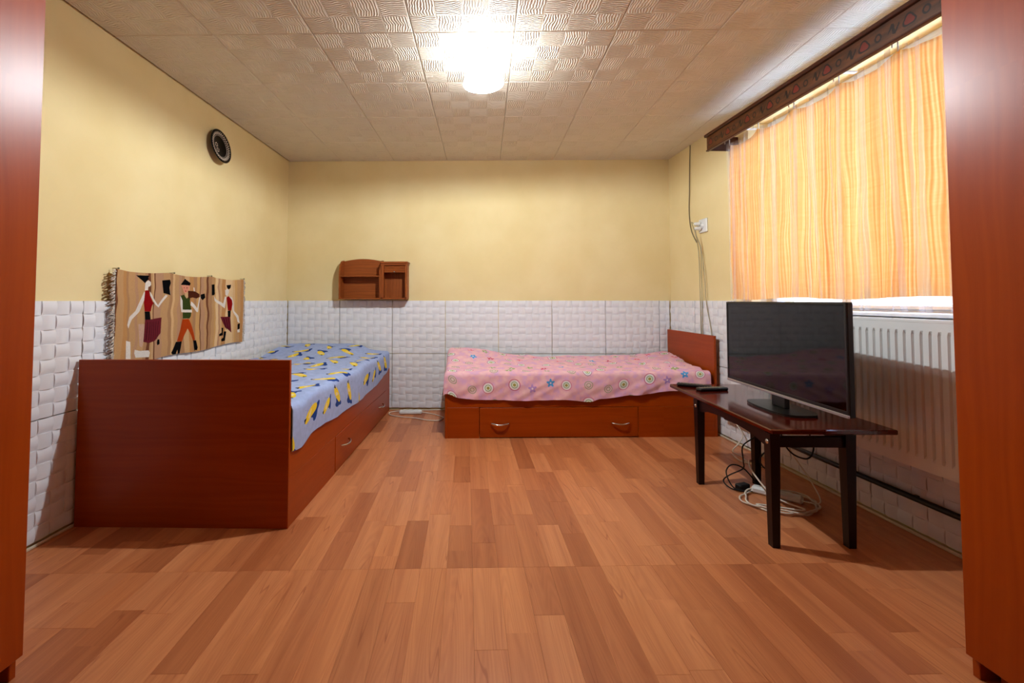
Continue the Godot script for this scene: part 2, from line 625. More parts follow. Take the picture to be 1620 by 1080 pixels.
func weave(w: float, h: float) -> ArrayMesh:
	# foam panel pressed like basket weave, eight by eight bands; lower corner at the origin, front towards +z
	var st := begin()
	var gap := 0.0026
	var c := 0.0625
	var steps := 4
	var nx := int(ceil(w / c - 0.05))
	var ny := int(ceil(h / c - 0.05))
	var back := 0.004
	for i in nx:
		for j in ny:
			var x0 := i * c
			var y1 := h - j * c
			var x1 := minf(x0 + c, w - gap)
			var y0 := maxf(y1 - c, gap)
			x0 = maxf(x0, gap)
			y1 = minf(y1, h - gap)
			if x1 - x0 < 0.004 or y1 - y0 < 0.004:
				continue
			var flat := (i + j) % 2 == 0
			var depth := func(x: float, y: float) -> float:
				var u := clampf((x - i * c) / c, 0.0, 1.0)
				var v := clampf((h - j * c - y) / c, 0.0, 1.0)
				var along := u if flat else v
				var across := v if flat else u
				return PANEL - 0.0078 + 0.0068 * sqrt(maxf(0.0, sin(PI * along))) + 0.001 * sin(PI * across)
			st.set_smooth_group(1 + i * ny + j)
			for p in steps:
				for q in steps:
					var xs := [lerpf(x0, x1, float(p) / steps), lerpf(x0, x1, float(p + 1) / steps)]
					var ys := [lerpf(y0, y1, float(q) / steps), lerpf(y0, y1, float(q + 1) / steps)]
					var pts := []
					for k in [[0, 0], [1, 0], [1, 1], [0, 1]]:
						pts.append(Vector3(xs[k[0]], ys[k[1]], depth.call(xs[k[0]], ys[k[1]])))
					quad(st, pts, [Vector2.ZERO, Vector2.RIGHT, Vector2.ONE, Vector2.DOWN], Vector3.BACK)
			st.set_smooth_group(-1)
			for p in steps:
				for q in [[x0, y0, x1, y0, Vector3.DOWN], [x0, y1, x1, y1, Vector3.UP], [x0, y0, x0, y1, Vector3.LEFT], [x1, y0, x1, y1, Vector3.RIGHT]]:
					var a := Vector2(lerpf(q[0], q[2], float(p) / steps), lerpf(q[1], q[3], float(p) / steps))
					var b := Vector2(lerpf(q[0], q[2], float(p + 1) / steps), lerpf(q[1], q[3], float(p + 1) / steps))
					quad(st, [Vector3(a.x, a.y, back), Vector3(b.x, b.y, back), Vector3(b.x, b.y, depth.call(b.x, b.y)), Vector3(a.x, a.y, depth.call(a.x, a.y))], [Vector2.ZERO, Vector2.ZERO, Vector2.ZERO, Vector2.ZERO], q[4])
	box(st, Vector3(gap, gap, 0.0005), Vector3(w - gap, h - gap, back + 0.004), 0.0005)
	st.generate_normals()
	return st.commit()

var woven := {}
func panel_at(root: Node3D, at: Transform3D, w: float, h: float) -> void:
	var key := "%.3f %.3f" % [w, h]
	if not woven.has(key):
		woven[key] = weave(w, h)
	var o := place("wall_panel", woven[key], M.foam, root)
	o.transform = at

func panel_rows(root: Node3D, cuts: Array, frame: Callable, low_after := 99.0) -> void:
	for k in cuts.size() - 1:
		var w: float = cuts[k + 1] - cuts[k]
		var top := 1.01 if cuts[k] < low_after else 0.935
		panel_at(root, frame.call(cuts[k], 0.516), w, top - 0.516)
		panel_at(root, frame.call(cuts[k], 0.016), w, 0.5)

func build_walls() -> void:
	var b := structure("wall_back", "yellow painted wall with white woven-look panels behind the pink bed", "wall")
	var st := begin()
	box(st, Vector3(-2.2, -0.1, BACK - 0.3), Vector3(2.2, CEIL + 0.1, BACK), 0.001)
	part("plaster", st, M.yellow, b)
	var cuts := [LEFT + PANEL]
	for k in 7:
		cuts.append(-1.352 + 0.495 * k)
	cuts.append((right_frame * Vector3(-PANEL, 0, PANEL)).x)
	panel_rows(b, cuts, func(x, y): return Transform3D(Basis.IDENTITY, Vector3(x, y, BACK)))
	var l := structure("wall_left", "yellow painted wall with white woven-look panels behind the blue bed", "wall")
	st = begin()
	box(st, Vector3(LEFT - 0.3, -0.1, BACK - 0.3), Vector3(LEFT, CEIL + 0.1, REAR + 0.1), 0.001)
	part("plaster", st, M.yellow, l)
	# distances from the camera's plane backwards; first panel lies half behind the wardrobe
	cuts = [0.98, 1.48, 1.98, 2.48, 2.98, 3.48, 3.98, 4.06]
	panel_rows(l, cuts, func(x, y): return Transform3D(Basis(Vector3.UP, PI / 2), Vector3(LEFT, y, -x)))
	var r := structure("wall_right", "yellow painted window wall with white woven-look panels below the window", "wall", right_frame)
	st = begin()
	box(st, Vector3(0, -0.1, -0.3), Vector3(0.3, CEIL + 0.1, 1.10), 0.001)
	box(st, Vector3(0, -0.1, 2.80), Vector3(0.3, CEIL + 0.1, 6.3), 0.001)
	box(st, Vector3(0, -0.1, 1.10), Vector3(0.3, 0.94, 2.80), 0.001)
	box(st, Vector3(0, 2.22, 1.10), Vector3(0.3, CEIL + 0.1, 2.80), 0.001)
	part("plaster", st, M.yellow, r)
	cuts = [PANEL + 0.002, 0.43, 0.93, 1.43, 1.93, 2.43, 2.93]
	panel_rows(r, cuts, func(x, y): return Transform3D(Basis(Vector3.UP, -PI / 2), Vector3(0, y, x)), 0.9)
	var e := structure("wall_rear", "yellow painted wall with an open doorway behind the wardrobes", "wall")
	st = begin()
	box(st, Vector3(-2.2, -0.1, REAR), Vector3(-1.70, CEIL + 0.1, REAR + 0.15), 0.001)
	box(st, Vector3(-0.80, -0.1, REAR), Vector3(2.6, CEIL + 0.1, REAR + 0.15), 0.001)
	box(st, Vector3(-1.70, 2.05, REAR), Vector3(-0.80, CEIL + 0.1, REAR + 0.15), 0.001)
	part("plaster", st, M.yellow, e)
	var h := structure("wall_hall", "yellow walls of the hallway beyond the open doorway", "wall")
	st = begin()
	box(st, Vector3(-2.3, -0.1, REAR + 0.15), Vector3(-2.16, CEIL + 0.1, 4.6), 0.001)
	box(st, Vector3(0.2, -0.1, REAR + 0.15), Vector3(0.35, CEIL + 0.1, 4.6), 0.001)
	box(st, Vector3(-2.3, -0.1, 4.5), Vector3(0.35, CEIL + 0.1, 4.7), 0.001)
	part("plaster", st, M.yellow, h)
	var hl := thing("hall_lamp", "white glass globe lamp under the hallway ceiling", "lamp", Transform3D(Basis.IDENTITY, Vector3(-1.21, CEIL, 3.3)))
	st = begin()
	lathe(st, [Vector2(0, 0), Vector2(0.05, 0), Vector2(0.05, -0.03), Vector2(0.02, -0.05), Vector2(0.02, -0.1)], 24)
	part("ceiling_mount", st, M.white_plastic, hl)
	var bulb := mat(Color(0.95, 0.95, 0.93), 0.4)
	bulb.emission_enabled = true
	bulb.emission = Color(1.0, 0.93, 0.82)
	bulb.emission_energy_multiplier = 1.5
	var gl := SphereMesh.new()
	gl.radius = 0.07
	gl.height = 0.14
	gl.radial_segments = 24
	gl.rings = 12
	var gb := place("globe", gl, bulb, hl)
	gb.position = Vector3(0, -0.15, 0)
	var om := OmniLight3D.new()
	om.name = "hall_light"
	om.light_color = Color(1.0, 0.93, 0.82)
	om.light_energy = 0.35
	om.light_size = 0.05
	om.omni_range = 12.0
	om.omni_attenuation = 2.0
	om.shadow_enabled = true
	hl.add_child(om)
	om.position = Vector3(0, -0.15, 0)

func build_window() -> void:
	var w := structure("window_1", "white framed window behind the orange curtain", "window", right_frame)
	var z0 := 1.10
	var z1 := 2.80
	var st := begin()
	for r in [[0.94, 0.966, z0, z1], [2.19, 2.22, z0, z1], [0.966, 2.19, z0, z0 + 0.04], [0.966, 2.19, z1 - 0.04, z1]]:
		box(st, Vector3(0.14, r[0], r[2]), Vector3(0.20, r[1], r[3]), 0.004)
	part("window_frame", st, M.window_frame, w)
	for k in 3:
		var a := z0 + 0.04 + k * 0.54
		var s := begin()
		var b := a + 0.54
		for r in [[0.967, 0.985, a, b], [2.17, 2.189, a, b], [0.985, 2.17, a, a + 0.03], [0.985, 2.17, b - 0.03, b]]:
			box(s, Vector3(0.125, r[0], r[2] + 0.001), Vector3(0.185, r[1], r[3] - 0.001), 0.004)
		var sash := part("window_sash", s, M.window_frame, w)
		s = begin()
		box(s, Vector3(0.152, 0.985, a + 0.03), Vector3(0.158, 2.17, b - 0.03), 0.0005)
		part("window_pane", s, M.glass, sash)
	st = begin()
	box(st, Vector3(-0.044, 0.936, z0 - 0.03), Vector3(0.135, 0.954, z1 + 0.03), 0.004)
	part("window_sill", st, M.window_frame, w)
	var g := structure("ground", "pale paving and dark garden soil outside the window", "yard", right_frame)
	st = begin()
	box(st, Vector3(0.301, 0.4, -8), Vector3(1.15, 0.925, 12), 0.004)
	part("paving", st, M.concrete, g)
	st = begin()
	box(st, Vector3(1.151, 0.4, -8), Vector3(14.0, 0.88, 12), 0.004)
	part("soil", st, M.earth, g)

# ---------------------------------------------------------------- furniture
func wardrobe(label: String, at: Transform3D, length: float, depth: float) -> void:
	# front towards +z, far end at x = 0, the rest runs along +x
	var w := thing("wardrobe", label, "wardrobe", at, "")
	var top := 2.2
	for x in [0.0, length - 0.018]:
		var s := begin()
		box(s, Vector3(x, 0, -depth), Vector3(x + 0.018, top, -0.022), 0.0015, 1)
		part("side_panel", s, M.cherry, w)
	var st := begin()
	box(st, Vector3(0.018, top - 0.018, -depth), Vector3(length - 0.018, top, -0.022), 0.0015, 0)
	part("top_panel", st, M.cherry, w)
	st = begin()
	box(st, Vector3(0.018, 0.06, -depth), Vector3(length - 0.018, top - 0.02, -depth + 0.01), 0.001, 1)
	part("back_panel", st, M.cherry, w)
	st = begin()
	box(st, Vector3(0.018, 0.062, -depth + 0.012), Vector3(length - 0.018, 0.08, -0.024), 0.001, 0)
	part("bottom_panel", st, M.cherry, w)
	st = begin()
	box(st, Vector3(0.035, 0.0, -0.075), Vector3(length - 0.035, 0.060, -0.057), 0.001, 0)
	part("plinth", st, M.cherry, w)
	var n := 4
	for k in n:
		var s := begin()
		var a := length * k / n
		var b := length * (k + 1) / n
		box(s, Vector3(a + 0.001, 0.058, -0.02), Vector3(b - 0.001, top - 0.002, -0.002), 0.002, 1, Vector3(k * 0.3, 0, 0))
		var d := part("door", s, M.cherry, w)
		if k > 0:
			s = begin()
			var hx: float = (b - 0.04) if k % 2 == 0 else (a + 0.04)
			tube(s, smooth_path([Vector3(hx, 1.0, -0.003), Vector3(hx, 1.01, 0.02), Vector3(hx, 1.06, 0.026), Vector3(hx, 1.11, 0.02), Vector3(hx, 1.12, -0.003)], 4), 0.005)
			part("handle", s, M.chrome, d)

func build_wardrobes() -> void:
	# fronts face each other across the room
	wardrobe("cherry laminate wardrobe standing against the wall with the tapestry", Transform3D(Basis(Vector3.UP, PI / 2), Vector3(-1.236, 0, 0.715)), 1.9, 0.60)
	# the window side one stands parallel to its wall
	var b := right_frame * Transform3D(Basis(Vector3.UP, -PI / 2), Vector3(-0.632, 0, 2.808))
	wardrobe("cherry laminate wardrobe standing against the window wall beside the radiator", b, 1.9, 0.60)

func handle(parent: Node3D, x: float, y: float, z: float) -> void:
	# a bow handle on a front that faces +z
	var s := begin()
	tube(s, smooth_path([Vector3(x - 0.066, y + 0.004, z - 0.002), Vector3(x - 0.06, y + 0.004, z + 0.014), Vector3(x - 0.03, y, z + 0.027), Vector3(x, y - 0.002, z + 0.030), Vector3(x + 0.03, y, z + 0.027), Vector3(x + 0.06, y + 0.004, z + 0.014), Vector3(x + 0.066, y + 0.004, z - 0.002)], 4), 0.0055, 8)
	part("handle", s, M.chrome, parent, "silver bow handle")

func bed(label: String, at: Transform3D, d: Dictionary) -> void:
	# long side towards +z, length along +x
	var b := thing("bed", label, "bed", at, "")
	var l: float = d.length
	var w: float = d.depth
	var h: float = d.side
	var st := begin()
	var x0: float = d.drawer[0]
	var x1: float = d.drawer[1]
	var y1: float = d.drawer[2]
	# the side panel is cut out round the drawer front
	box(st, Vector3(0.0, y1 + 0.002, -0.018), Vector3(l, h, 0), 0.0015, 0)
	part("side_panel", st, M.cherry, b)
	st = begin()
	box(st, Vector3(0.0, 0.0, -0.018), Vector3(x0 - 0.002, y1 + 0.001, 0), 0.0012, 0)
	part("side_panel", st, M.cherry, b)
	st = begin()
	box(st, Vector3(x1 + 0.002, 0.0, -0.018), Vector3(l, y1 + 0.001, 0), 0.0012, 0)
	part("side_panel", st, M.cherry, b)
	st = begin()
	box(st, Vector3(x0 + 0.001, 0.006, -0.017), Vector3(x1 - 0.001, y1 - 0.001, 0.002), 0.0018, 0, Vector3(0.3, 0.7, 0))
	var dr := part("drawer", st, M.cherry, b)
	for hx in d.handles:
		handle(dr, hx, d.handle_y, 0.002)
	st = begin()
	box(st, Vector3(0.0, 0.0, -w), Vector3(l, h, -w + 0.018), 0.0015, 0)
	part("side_panel", st, M.cherry, b)
	# end boards
	st = begin()
	box(st, Vector3(-0.018, 0.0, -w), Vector3(-0.0005, d.near_board, 0.002), 0.0015, 2)
	part("footboard" if d.near_board > d.far_board else "end_board", st, M.cherry, b)
	st = begin()
	box(st, Vector3(l + 0.0005, 0.0, -w), Vector3(l + 0.0185, d.far_board, 0.002), 0.0015, 2)
	part("headboard", st, M.cherry, b)
	st = begin()
	box(st, Vector3(0.0, h - 0.14, -w + 0.018), Vector3(l, h - 0.122, -0.018), 0.0015, 0)
	part("slat_base", st, M.cherry, b)

func blue_frame() -> Transform3D:
	return Transform3D(Basis(Vector3.UP, PI / 2), Vector3(-0.872, 0, -1.968))

func pink_frame() -> Transform3D:
	return Transform3D(Basis(Vector3.UP, deg_to_rad(2.2)), Vector3(-0.27, 0, -3.225))

func build_beds() -> void:
	bed("cherry laminate single bed with a high footboard, made up in blue", blue_frame(), {"length": 2.03, "depth": 0.96, "side": 0.385, "near_board": 0.742, "far_board": 0.46, "drawer": [0.60, 1.88, 0.212], "handles": [0.77, 1.70], "handle_y": 0.125})
	bed("cherry laminate single bed along the back wall, made up in pink", pink_frame(), {"length": 1.985, "depth": 0.757, "side": 0.345, "near_board": 0.345, "far_board": 0.745, "drawer": [0.235, 1.41, 0.222], "handles": [0.385, 1.275], "handle_y": 0.105})

# ---------------------------------------------------------------- bedding
func over_edge(d: float, r: float) -> Vector2:
	# cloth running off an edge: (distance in from the edge, drop)
	if d >= r:
		return Vector2(d, 0)
	var s := r - d
	var q := r * PI / 2.0
	if s < q:
		return Vector2(r - r * sin(s / r), r * (1.0 - cos(s / r)))
	return Vector2(0, r + s - q)

func pick(table: Array, x: float) -> float:
	for k in table.size() - 1:
		if x <= table[k + 1][0]:
			var t := clampf((x - table[k][0]) / (table[k + 1][0] - table[k][0]), 0, 1)
			return lerpf(table[k][1], table[k + 1][1], smoothstep(0, 1, t))
	return table[-1][1]

func build_bedding() -> void:
	# mattresses, mostly hidden
	for k in 2:
		var f: Transform3D = blue_frame() if k == 0 else pink_frame()
		var l := 1.99 if k == 0 else 1.95
		var w := 0.89 if k == 0 else 0.70
		var y0 := 0.263 if k == 0 else 0.223
		var y1 := 0.520 if k == 0 else 0.465
		var o := thing("mattress", "plain mattress under the blue printed bedspread" if k == 0 else "plain mattress under the pink printed bedspread", "mattress", f)
		var st := begin()
		box(st, Vector3(0.02, y0, -w - 0.025), Vector3(l, y1, -0.028), 0.03)
		part("mattress_body", st, M.mattress, o)
	# blue bedspread
	var n := noise_of(51, 0.9, 3)
	var n2 := noise_of(52, 3.2, 2)
	var blue_hem := [[0.0, 0.355], [0.10, 0.345], [0.28, 0.375], [0.40, 0.372], [0.6, 0.352], [1.1, 0.345], [1.5, 0.36], [1.8, 0.39], [2.0, 0.42]]
	var top_blue := func(x: float, b: float) -> float:
		var y := 0.545 + 0.012 * smoothstep(0.05, 0.4, b)
		y += 0.055 * smoothstep(1.45, 1.85, x) * smoothstep(0.05, 0.35, b)
		y += 0.012 * n.get_noise_2d(x * 2.0, b * 1.2) + 0.008 * n2.get_noise_2d(x * 1.2, b * 2.5)
		return y
	var st2 := begin()
	var blue_len := func(x: float): return top_blue.call(x, 0.0) - pick(blue_hem, x) + 0.013
	var at_blue := func(a: float, c: float) -> Vector3:
		var x := lerpf(0.006, 2.015, a)
		var lb: float = blue_len.call(x)
		var b := lerpf(0.915, -lb, c)
		var e := over_edge(b + 0.0, 0.03)
		var fold := 0.010 * n.get_noise_2d(x * 4.0, 7.0) * minf(1.0, e.y / 0.1)
		return Vector3(x, top_blue.call(x, maxf(b, 0.0)) - e.y, -e.x + 0.008 + fold + 0.05 * minf(e.y, 0.1) * (0.5 + n.get_noise_2d(x * 3.0, 3.0)))
	sheet(st2, 90, 60, at_blue, func(a, c): return Vector2(lerpf(0.0, 2.0, a), lerpf(0.92, -0.2, c)), 0.004, func(a, c): return Vector3(0, 1, 0.0) if c < 0.8 else Vector3(0, 0.25, 1).normalized())
	var m := mat(Color.WHITE, 0.85, 0.25)
	m.albedo_texture = blue_print()
	var bl := thing("bedspread", "light blue bedspread printed with yellow and dark blue blotches", "bedspread", blue_frame())
	part("cloth", st2, m, bl)
	# pink bedspread
	var pink_hem := [[-0.1, 0.36], [0.02, 0.35], [0.12, 0.318], [0.25, 0.305], [0.6, 0.298], [0.9, 0.303], [1.06, 0.286], [1.16, 0.31], [1.4, 0.335], [1.7, 0.365], [2.0, 0.40]]
	var np := noise_of(61, 1.1, 3)
	var top_pink := func(x: float, b: float) -> float:
		var y := 0.482 + 0.025 * smoothstep(0.1, 0.7, b)
		y += 0.085 * exp(-pow((x - 0.12) / 0.33, 2.0)) * smoothstep(0.2, 0.65, b)
		y += 0.035 * exp(-pow((x - 1.95) / 0.3, 2.0)) * smoothstep(0.2, 0.65, b)
		y += 0.016 * np.get_noise_2d(x * 2.2, b * 3.0) * smoothstep(0.0, 0.08, b) + 0.008 * n2.get_noise_2d(x * 2.0, b * 4.0) * smoothstep(0.0, 0.08, b)
		# a slack crease by the headboard
		y += 0.012 * sin((x + b * 1.6) * 26.0) * smoothstep(1.35, 1.7, x) * smoothstep(0.5, 0.2, b) * smoothstep(0.0, 0.1, b)
		return y
	var pink_len := func(x: float): return top_pink.call(x, 0.0) - pick(pink_hem, x) + 0.011
	var at_pink := func(a: float, c: float) -> Vector3:
		var u := lerpf(-0.125, 1.975, a)
		var ex := over_edge(u + 0.0, 0.03)
		var x := maxf(u, 0.0)
		var lb: float = pink_len.call(x)
		var b := lerpf(0.72, -lb, c)
		var e := over_edge(b, 0.025)
		var out := minf(1.0, e.y / 0.1)
		var fold := (0.014 * np.get_noise_2d(x * 5.0, 9.0) + 0.010 * n2.get_noise_2d(x * 2.0 + e.y * 4.0, 2.0)) * out
		var y: float = top_pink.call(x, maxf(b, 0.0)) - maxf(e.y, ex.y) - 0.25 * minf(e.y, ex.y)
		return Vector3(ex.x - 0.024 - 0.05 * minf(ex.y, 0.1) , y, -e.x + 0.012 + fold + 0.10 * minf(e.y, 0.1))
	var st3 := begin()
	sheet(st3, 110, 64, at_pink, func(a, c): return Vector2(lerpf(-0.12, 1.98, a), lerpf(0.735, -0.18, c)), 0.004, func(a, c): return Vector3(0, 1, 0) if c < 0.8 else Vector3(0, 0.25, 1).normalized())
	var mp := mat(Color.WHITE, 0.85, 0.25)
	mp.albedo_texture = pink_print()
	var pk := thing("bedspread", "pink bedspread printed with ringed circles and small flowers", "bedspread", pink_frame())
	part("cloth", st3, mp, pk)

func blue_print() -> ImageTexture:
	var n := noise_of(71, 0.02, 3)
	var t := paint(1024, 1024, func(x, y):
		var k := 1.0 + 0.05 * n.get_noise_2d(x, y)
		return Color(0.62 * k, 0.68 * k, 0.84 * k))
	var im := t.get_image()
	var rng := RandomNumberGenerator.new()
	rng.seed = 8
	for i in 5:
		for j in 5:
			var c := Vector2(i * 205 + (100 if j % 2 else 0) + rng.randf_range(-38, 38), j * 205 + 100 + rng.randf_range(-38, 38))
			var turn := rng.randf_range(-1.3, 1.3)
			var s := rng.randf_range(1.05, 1.6)
			# splash of dark blue, then a yellow leaf shape, a pale middle and a few specks
			fill_shape(im, blob(c + Vector2(34, -16).rotated(turn) * s, 34 * s, 18 * s, turn + 0.5, 3, 0.28), Color(0.13, 0.25, 0.52))
			fill_shape(im, blob(c, 42 * s, 20 * s, turn, 2, 0.18), Color(0.90, 0.78, 0.22))
			fill_shape(im, blob(c + Vector2(-8, -2).rotated(turn), 15 * s, 7 * s, turn + 0.6, 3, 0.2), Color(0.90, 0.82, 0.60))
			fill_shape(im, blob(c + Vector2(-46, 6).rotated(turn) * s, 9 * s, 6 * s, turn, 3, 0.3), Color(0.12, 0.13, 0.22))
			for q in 4:
				fill_shape(im, blob(c + Vector2(rng.randf_range(-75, 75), rng.randf_range(28, 55)), 2.5, 2.0, 0, 1, 0, 8), Color(0.25, 0.28, 0.4))
	return ImageTexture.create_from_image(im)

func pink_print() -> ImageTexture:
	var n := noise_of(81, 0.012, 3)
	var t := paint(1024, 1024, func(x, y):
		var k: float = n.get_noise_2d(x, y)
		return Color(0.90, 0.69, 0.735).lerp(Color(0.85, 0.66, 0.79) if k > 0.0 else Color(0.92, 0.745, 0.75), minf(1.0, absf(k) * 2.0)))
	var im := t.get_image()
	var rng := RandomNumberGenerator.new()
	rng.seed = 15
	var flowers := [Color(0.33, 0.62, 0.84), Color(0.78, 0.30, 0.40), Color(0.70, 0.55, 0.78), Color(0.88, 0.45, 0.52), Color(0.62, 0.66, 0.45)]
	for i in 7:
		for j in 7:
			var c := Vector2(i * 146 + 70 + rng.randf_range(-34, 34), j * 146 + 70 + rng.randf_range(-34, 34))
			var kind := rng.randi() % 5
			if kind < 2:
				var r := rng.randf_range(34, 44)
				var ring: Color = [Color(0.76, 0.30, 0.42), Color(0.55, 0.40, 0.50), Color(0.80, 0.45, 0.55)][rng.randi() % 3]
				fill_shape(im, blob(c, r, r, 0, 1, 0), ring)
				fill_shape(im, blob(c, r * 0.88, r * 0.88, 0, 1, 0), Color(0.90, 0.86, 0.86))
				fill_shape(im, blob(c, r * 0.58, r * 0.58, 0, 1, 0), Color(0.55, 0.66, 0.50))
				fill_shape(im, blob(c, r * 0.44, r * 0.44, 0, 1, 0), Color(0.86, 0.87, 0.80))
				fill_shape(im, blob(c, r * 0.26, r * 0.26, 0, 1, 0), Color(0.62, 0.58, 0.30))
			elif kind == 2:
				for ring in [[32, Color(0.58, 0.62, 0.46)], [27, Color(0.88, 0.72, 0.74)], [17, Color(0.60, 0.62, 0.46)], [12, Color(0.88, 0.78, 0.76)]]:
					fill_shape(im, blob(c, ring[0], ring[0] * 0.95, 0, 1, 0), ring[1])
			else:
				fill_shape(im, blob(c, 25, 25, rng.randf() * TAU, 5, 0.34, 40), flowers[rng.randi() % flowers.size()])
				fill_shape(im, blob(c, 7, 7, 0, 1, 0), Color(0.92, 0.85, 0.86))
	return ImageTexture.create_from_image(im)

# ---------------------------------------------------------------- table, television
func leg_mesh(h: float) -> ArrayMesh:
	# square leg that narrows downwards
	var st := begin()
	var a := 0.021
	var b := 0.015
	var top := [Vector3(-a, h, -a), Vector3(a, h, -a), Vector3(a, h, a), Vector3(-a, h, a)]
	var low := [Vector3(-b, 0, -b), Vector3(b, 0, -b), Vector3(b, 0, b), Vector3(-b, 0, b)]
	var u := [Vector2(0, 0), Vector2(0.04, 0), Vector2(0.04, 0.4), Vector2(0, 0.4)]
	for k in 4:
		var k2 := (k + 1) % 4
		quad(st, [top[k], top[k2], low[k2], low[k]], u, top[k] + top[k2] - Vector3(0, 2 * h, 0))
	quad(st, top, u, Vector3.UP)
	quad(st, low, u, Vector3.DOWN)
	st.generate_normals()
	return st.commit()

func build_table() -> void:
	var t := thing("tv_table", "low mahogany table with dark tapered legs carrying the television", "table")
	var top := 0.482
	var st := begin()
	var lo := Vector3(1.172, top - 0.020, -2.80)
	var hi := Vector3(1.685, top, -1.822)
	box(st, lo, hi, 0.004, 2)
	part("tabletop", st, M.mahogany, t)
	var legs := [Vector3(1.193, 0, -1.852), Vector3(1.500, 0, -1.852), Vector3(1.155, 0, -2.465), Vector3(1.462, 0, -2.465)]
	legs[2].x = 1.193
	legs[3].x = 1.500
	var mesh := leg_mesh(top - 0.021)
	for p in legs:
		var l := place("leg", mesh, M.dark_leg, t)
		l.position = p
	for k in 2:
		# cross rails between the legs leave a slit under the top
		var z: float = legs[k * 2].z
		st = begin()
		box(st, Vector3(1.214, top - 0.078, z - 0.010), Vector3(1.479, top - 0.034, z + 0.010), 0.002, 0)
		part("cross_rail", st, M.dark_leg, t)
	for x in [1.193, 1.500]:
		# long rails, arched on the lower side
		st = begin()
		var poly := PackedVector2Array()
		poly.append(Vector2(-2.444, top - 0.021))
		poly.append(Vector2(-2.444, top - 0.080))
		for k in 9:
			var f := k / 8.0
			poly.append(Vector2(lerpf(-2.42, -1.896, f), top - 0.080 + 0.028 * pow(sin(PI * f), 0.5)))
		poly.append(Vector2(-1.873, top - 0.080))
		poly.append(Vector2(-1.873, top - 0.021))
		prism(st, poly, func(q): return Vector3(x - 0.009, q.y, q.x), Vector3(0.018, 0, 0))
		part("long_rail", st, M.dark_leg, t)
	for z in [-1.852, -2.465]:
		for x in [[1.1725, -1.0], [1.5205, 1.0]]:
			st = begin()
			lathe(st, [Vector2(0, 0.004), Vector2(0.003, 0.004), Vector2(0.0045, 0.0025), Vector2(0.008, 0.0025), Vector2(0.0095, 0.0)], 20)
			var b := part("bolt", st, M.chrome, t)
			b.transform = Transform3D(Basis(Vector3.BACK, PI / 2 if x[1] < 0.0 else -PI / 2), Vector3(x[0], top - 0.056, z))
	# two remote controls at the far end of the top
	remote("black remote control lying at the far edge of the table", Vector3(1.28, top, -2.705), 62.0, 0.19)
	remote("black remote control beside the television foot", Vector3(1.335, top, -2.60), 100.0, 0.185)

func remote(label: String, at: Vector3, turn: float, length: float) -> void:
	var r := thing("remote_control", label, "remote control", Transform3D(Basis(Vector3.UP, deg_to_rad(turn)), at))
	var st := begin()
	box(st, Vector3(-0.023, 0.0, -length / 2), Vector3(0.023, 0.019, length / 2), 0.006, 2)
	part("body", st, M.black, r)
	var key := BoxMesh.new()
	key.size = Vector3(0.007, 0.002, 0.005)
	for i in 3:
		for j in 8:
			var k := place("button", key, M.silver if j == 0 else M.grey_cord, r)
			k.position = Vector3((i - 1) * 0.012, 0.0195, -length / 2 + 0.02 + j * 0.018)

func build_television() -> void:
	# screen towards +z of its own frame, which looks across the room
	var frame := Transform3D(Basis(Vector3.UP, -PI / 2), Vector3(1.425, 0, -2.592))
	var tv := thing("television", "flat black television with a silver lower edge on the table", "television", frame)
	var w := 0.848
	var y0 := 0.548
	var y1 := 1.003
	var st := begin()
	box(st, Vector3(0.0, y0, -0.028), Vector3(w, y1, -0.001), 0.004)
	part("casing", st, M.black, tv)
	st = begin()
	box(st, Vector3(0.05, y0 + 0.03, -0.062), Vector3(w - 0.05, y1 - 0.07, -0.027), 0.012)
	part("back_cover", st, M.black, tv)
	st = begin()
	box(st, Vector3(0.012, y0 + 0.026, -0.002), Vector3(w - 0.012, y1 - 0.012, 0.0005), 0.0004)
	part("screen", st, M.screen, tv, "dark glossy switched-off screen")
	st = begin()
	for r in [[0.0, w, y1 - 0.011, y1 - 0.002], [0.0, 0.011, y0 + 0.02, y1 - 0.011], [w - 0.011, w, y0 + 0.02, y1 - 0.011], [0.0, w, y0 + 0.012, y0 + 0.025]]:
		box(st, Vector3(r[0], r[2], -0.002), Vector3(r[1], r[3], 0.003), 0.001)
	part("bezel", st, M.black, tv)
	st = begin()
	box(st, Vector3(-0.001, y0 - 0.001, -0.003), Vector3(w + 0.001, y0 + 0.0115, 0.006), 0.002)
	part("lower_strip", st, M.silver, tv, "silver strip")
	st = begin()
	box(st, Vector3(w * 0.5 - 0.05, 0.492, -0.03), Vector3(w * 0.5 + 0.05, y0 + 0.02, -0.006), 0.004)
	part("neck", st, M.black, tv)
	st = begin()
	var poly := PackedVector2Array()
	for k in 25:
		var t := TAU * k / 25.0
		poly.append(Vector2(w * 0.5 + 0.17 * signf(cos(t)) * pow(absf(cos(t)), 0.6), -0.015 + 0.095 * signf(sin(t)) * pow(absf(sin(t)), 0.6)))
	prism(st, poly, func(q): return Vector3(q.x, 0.482, q.y), Vector3(0, 0.011, 0))
	part("base", st, M.black, tv)

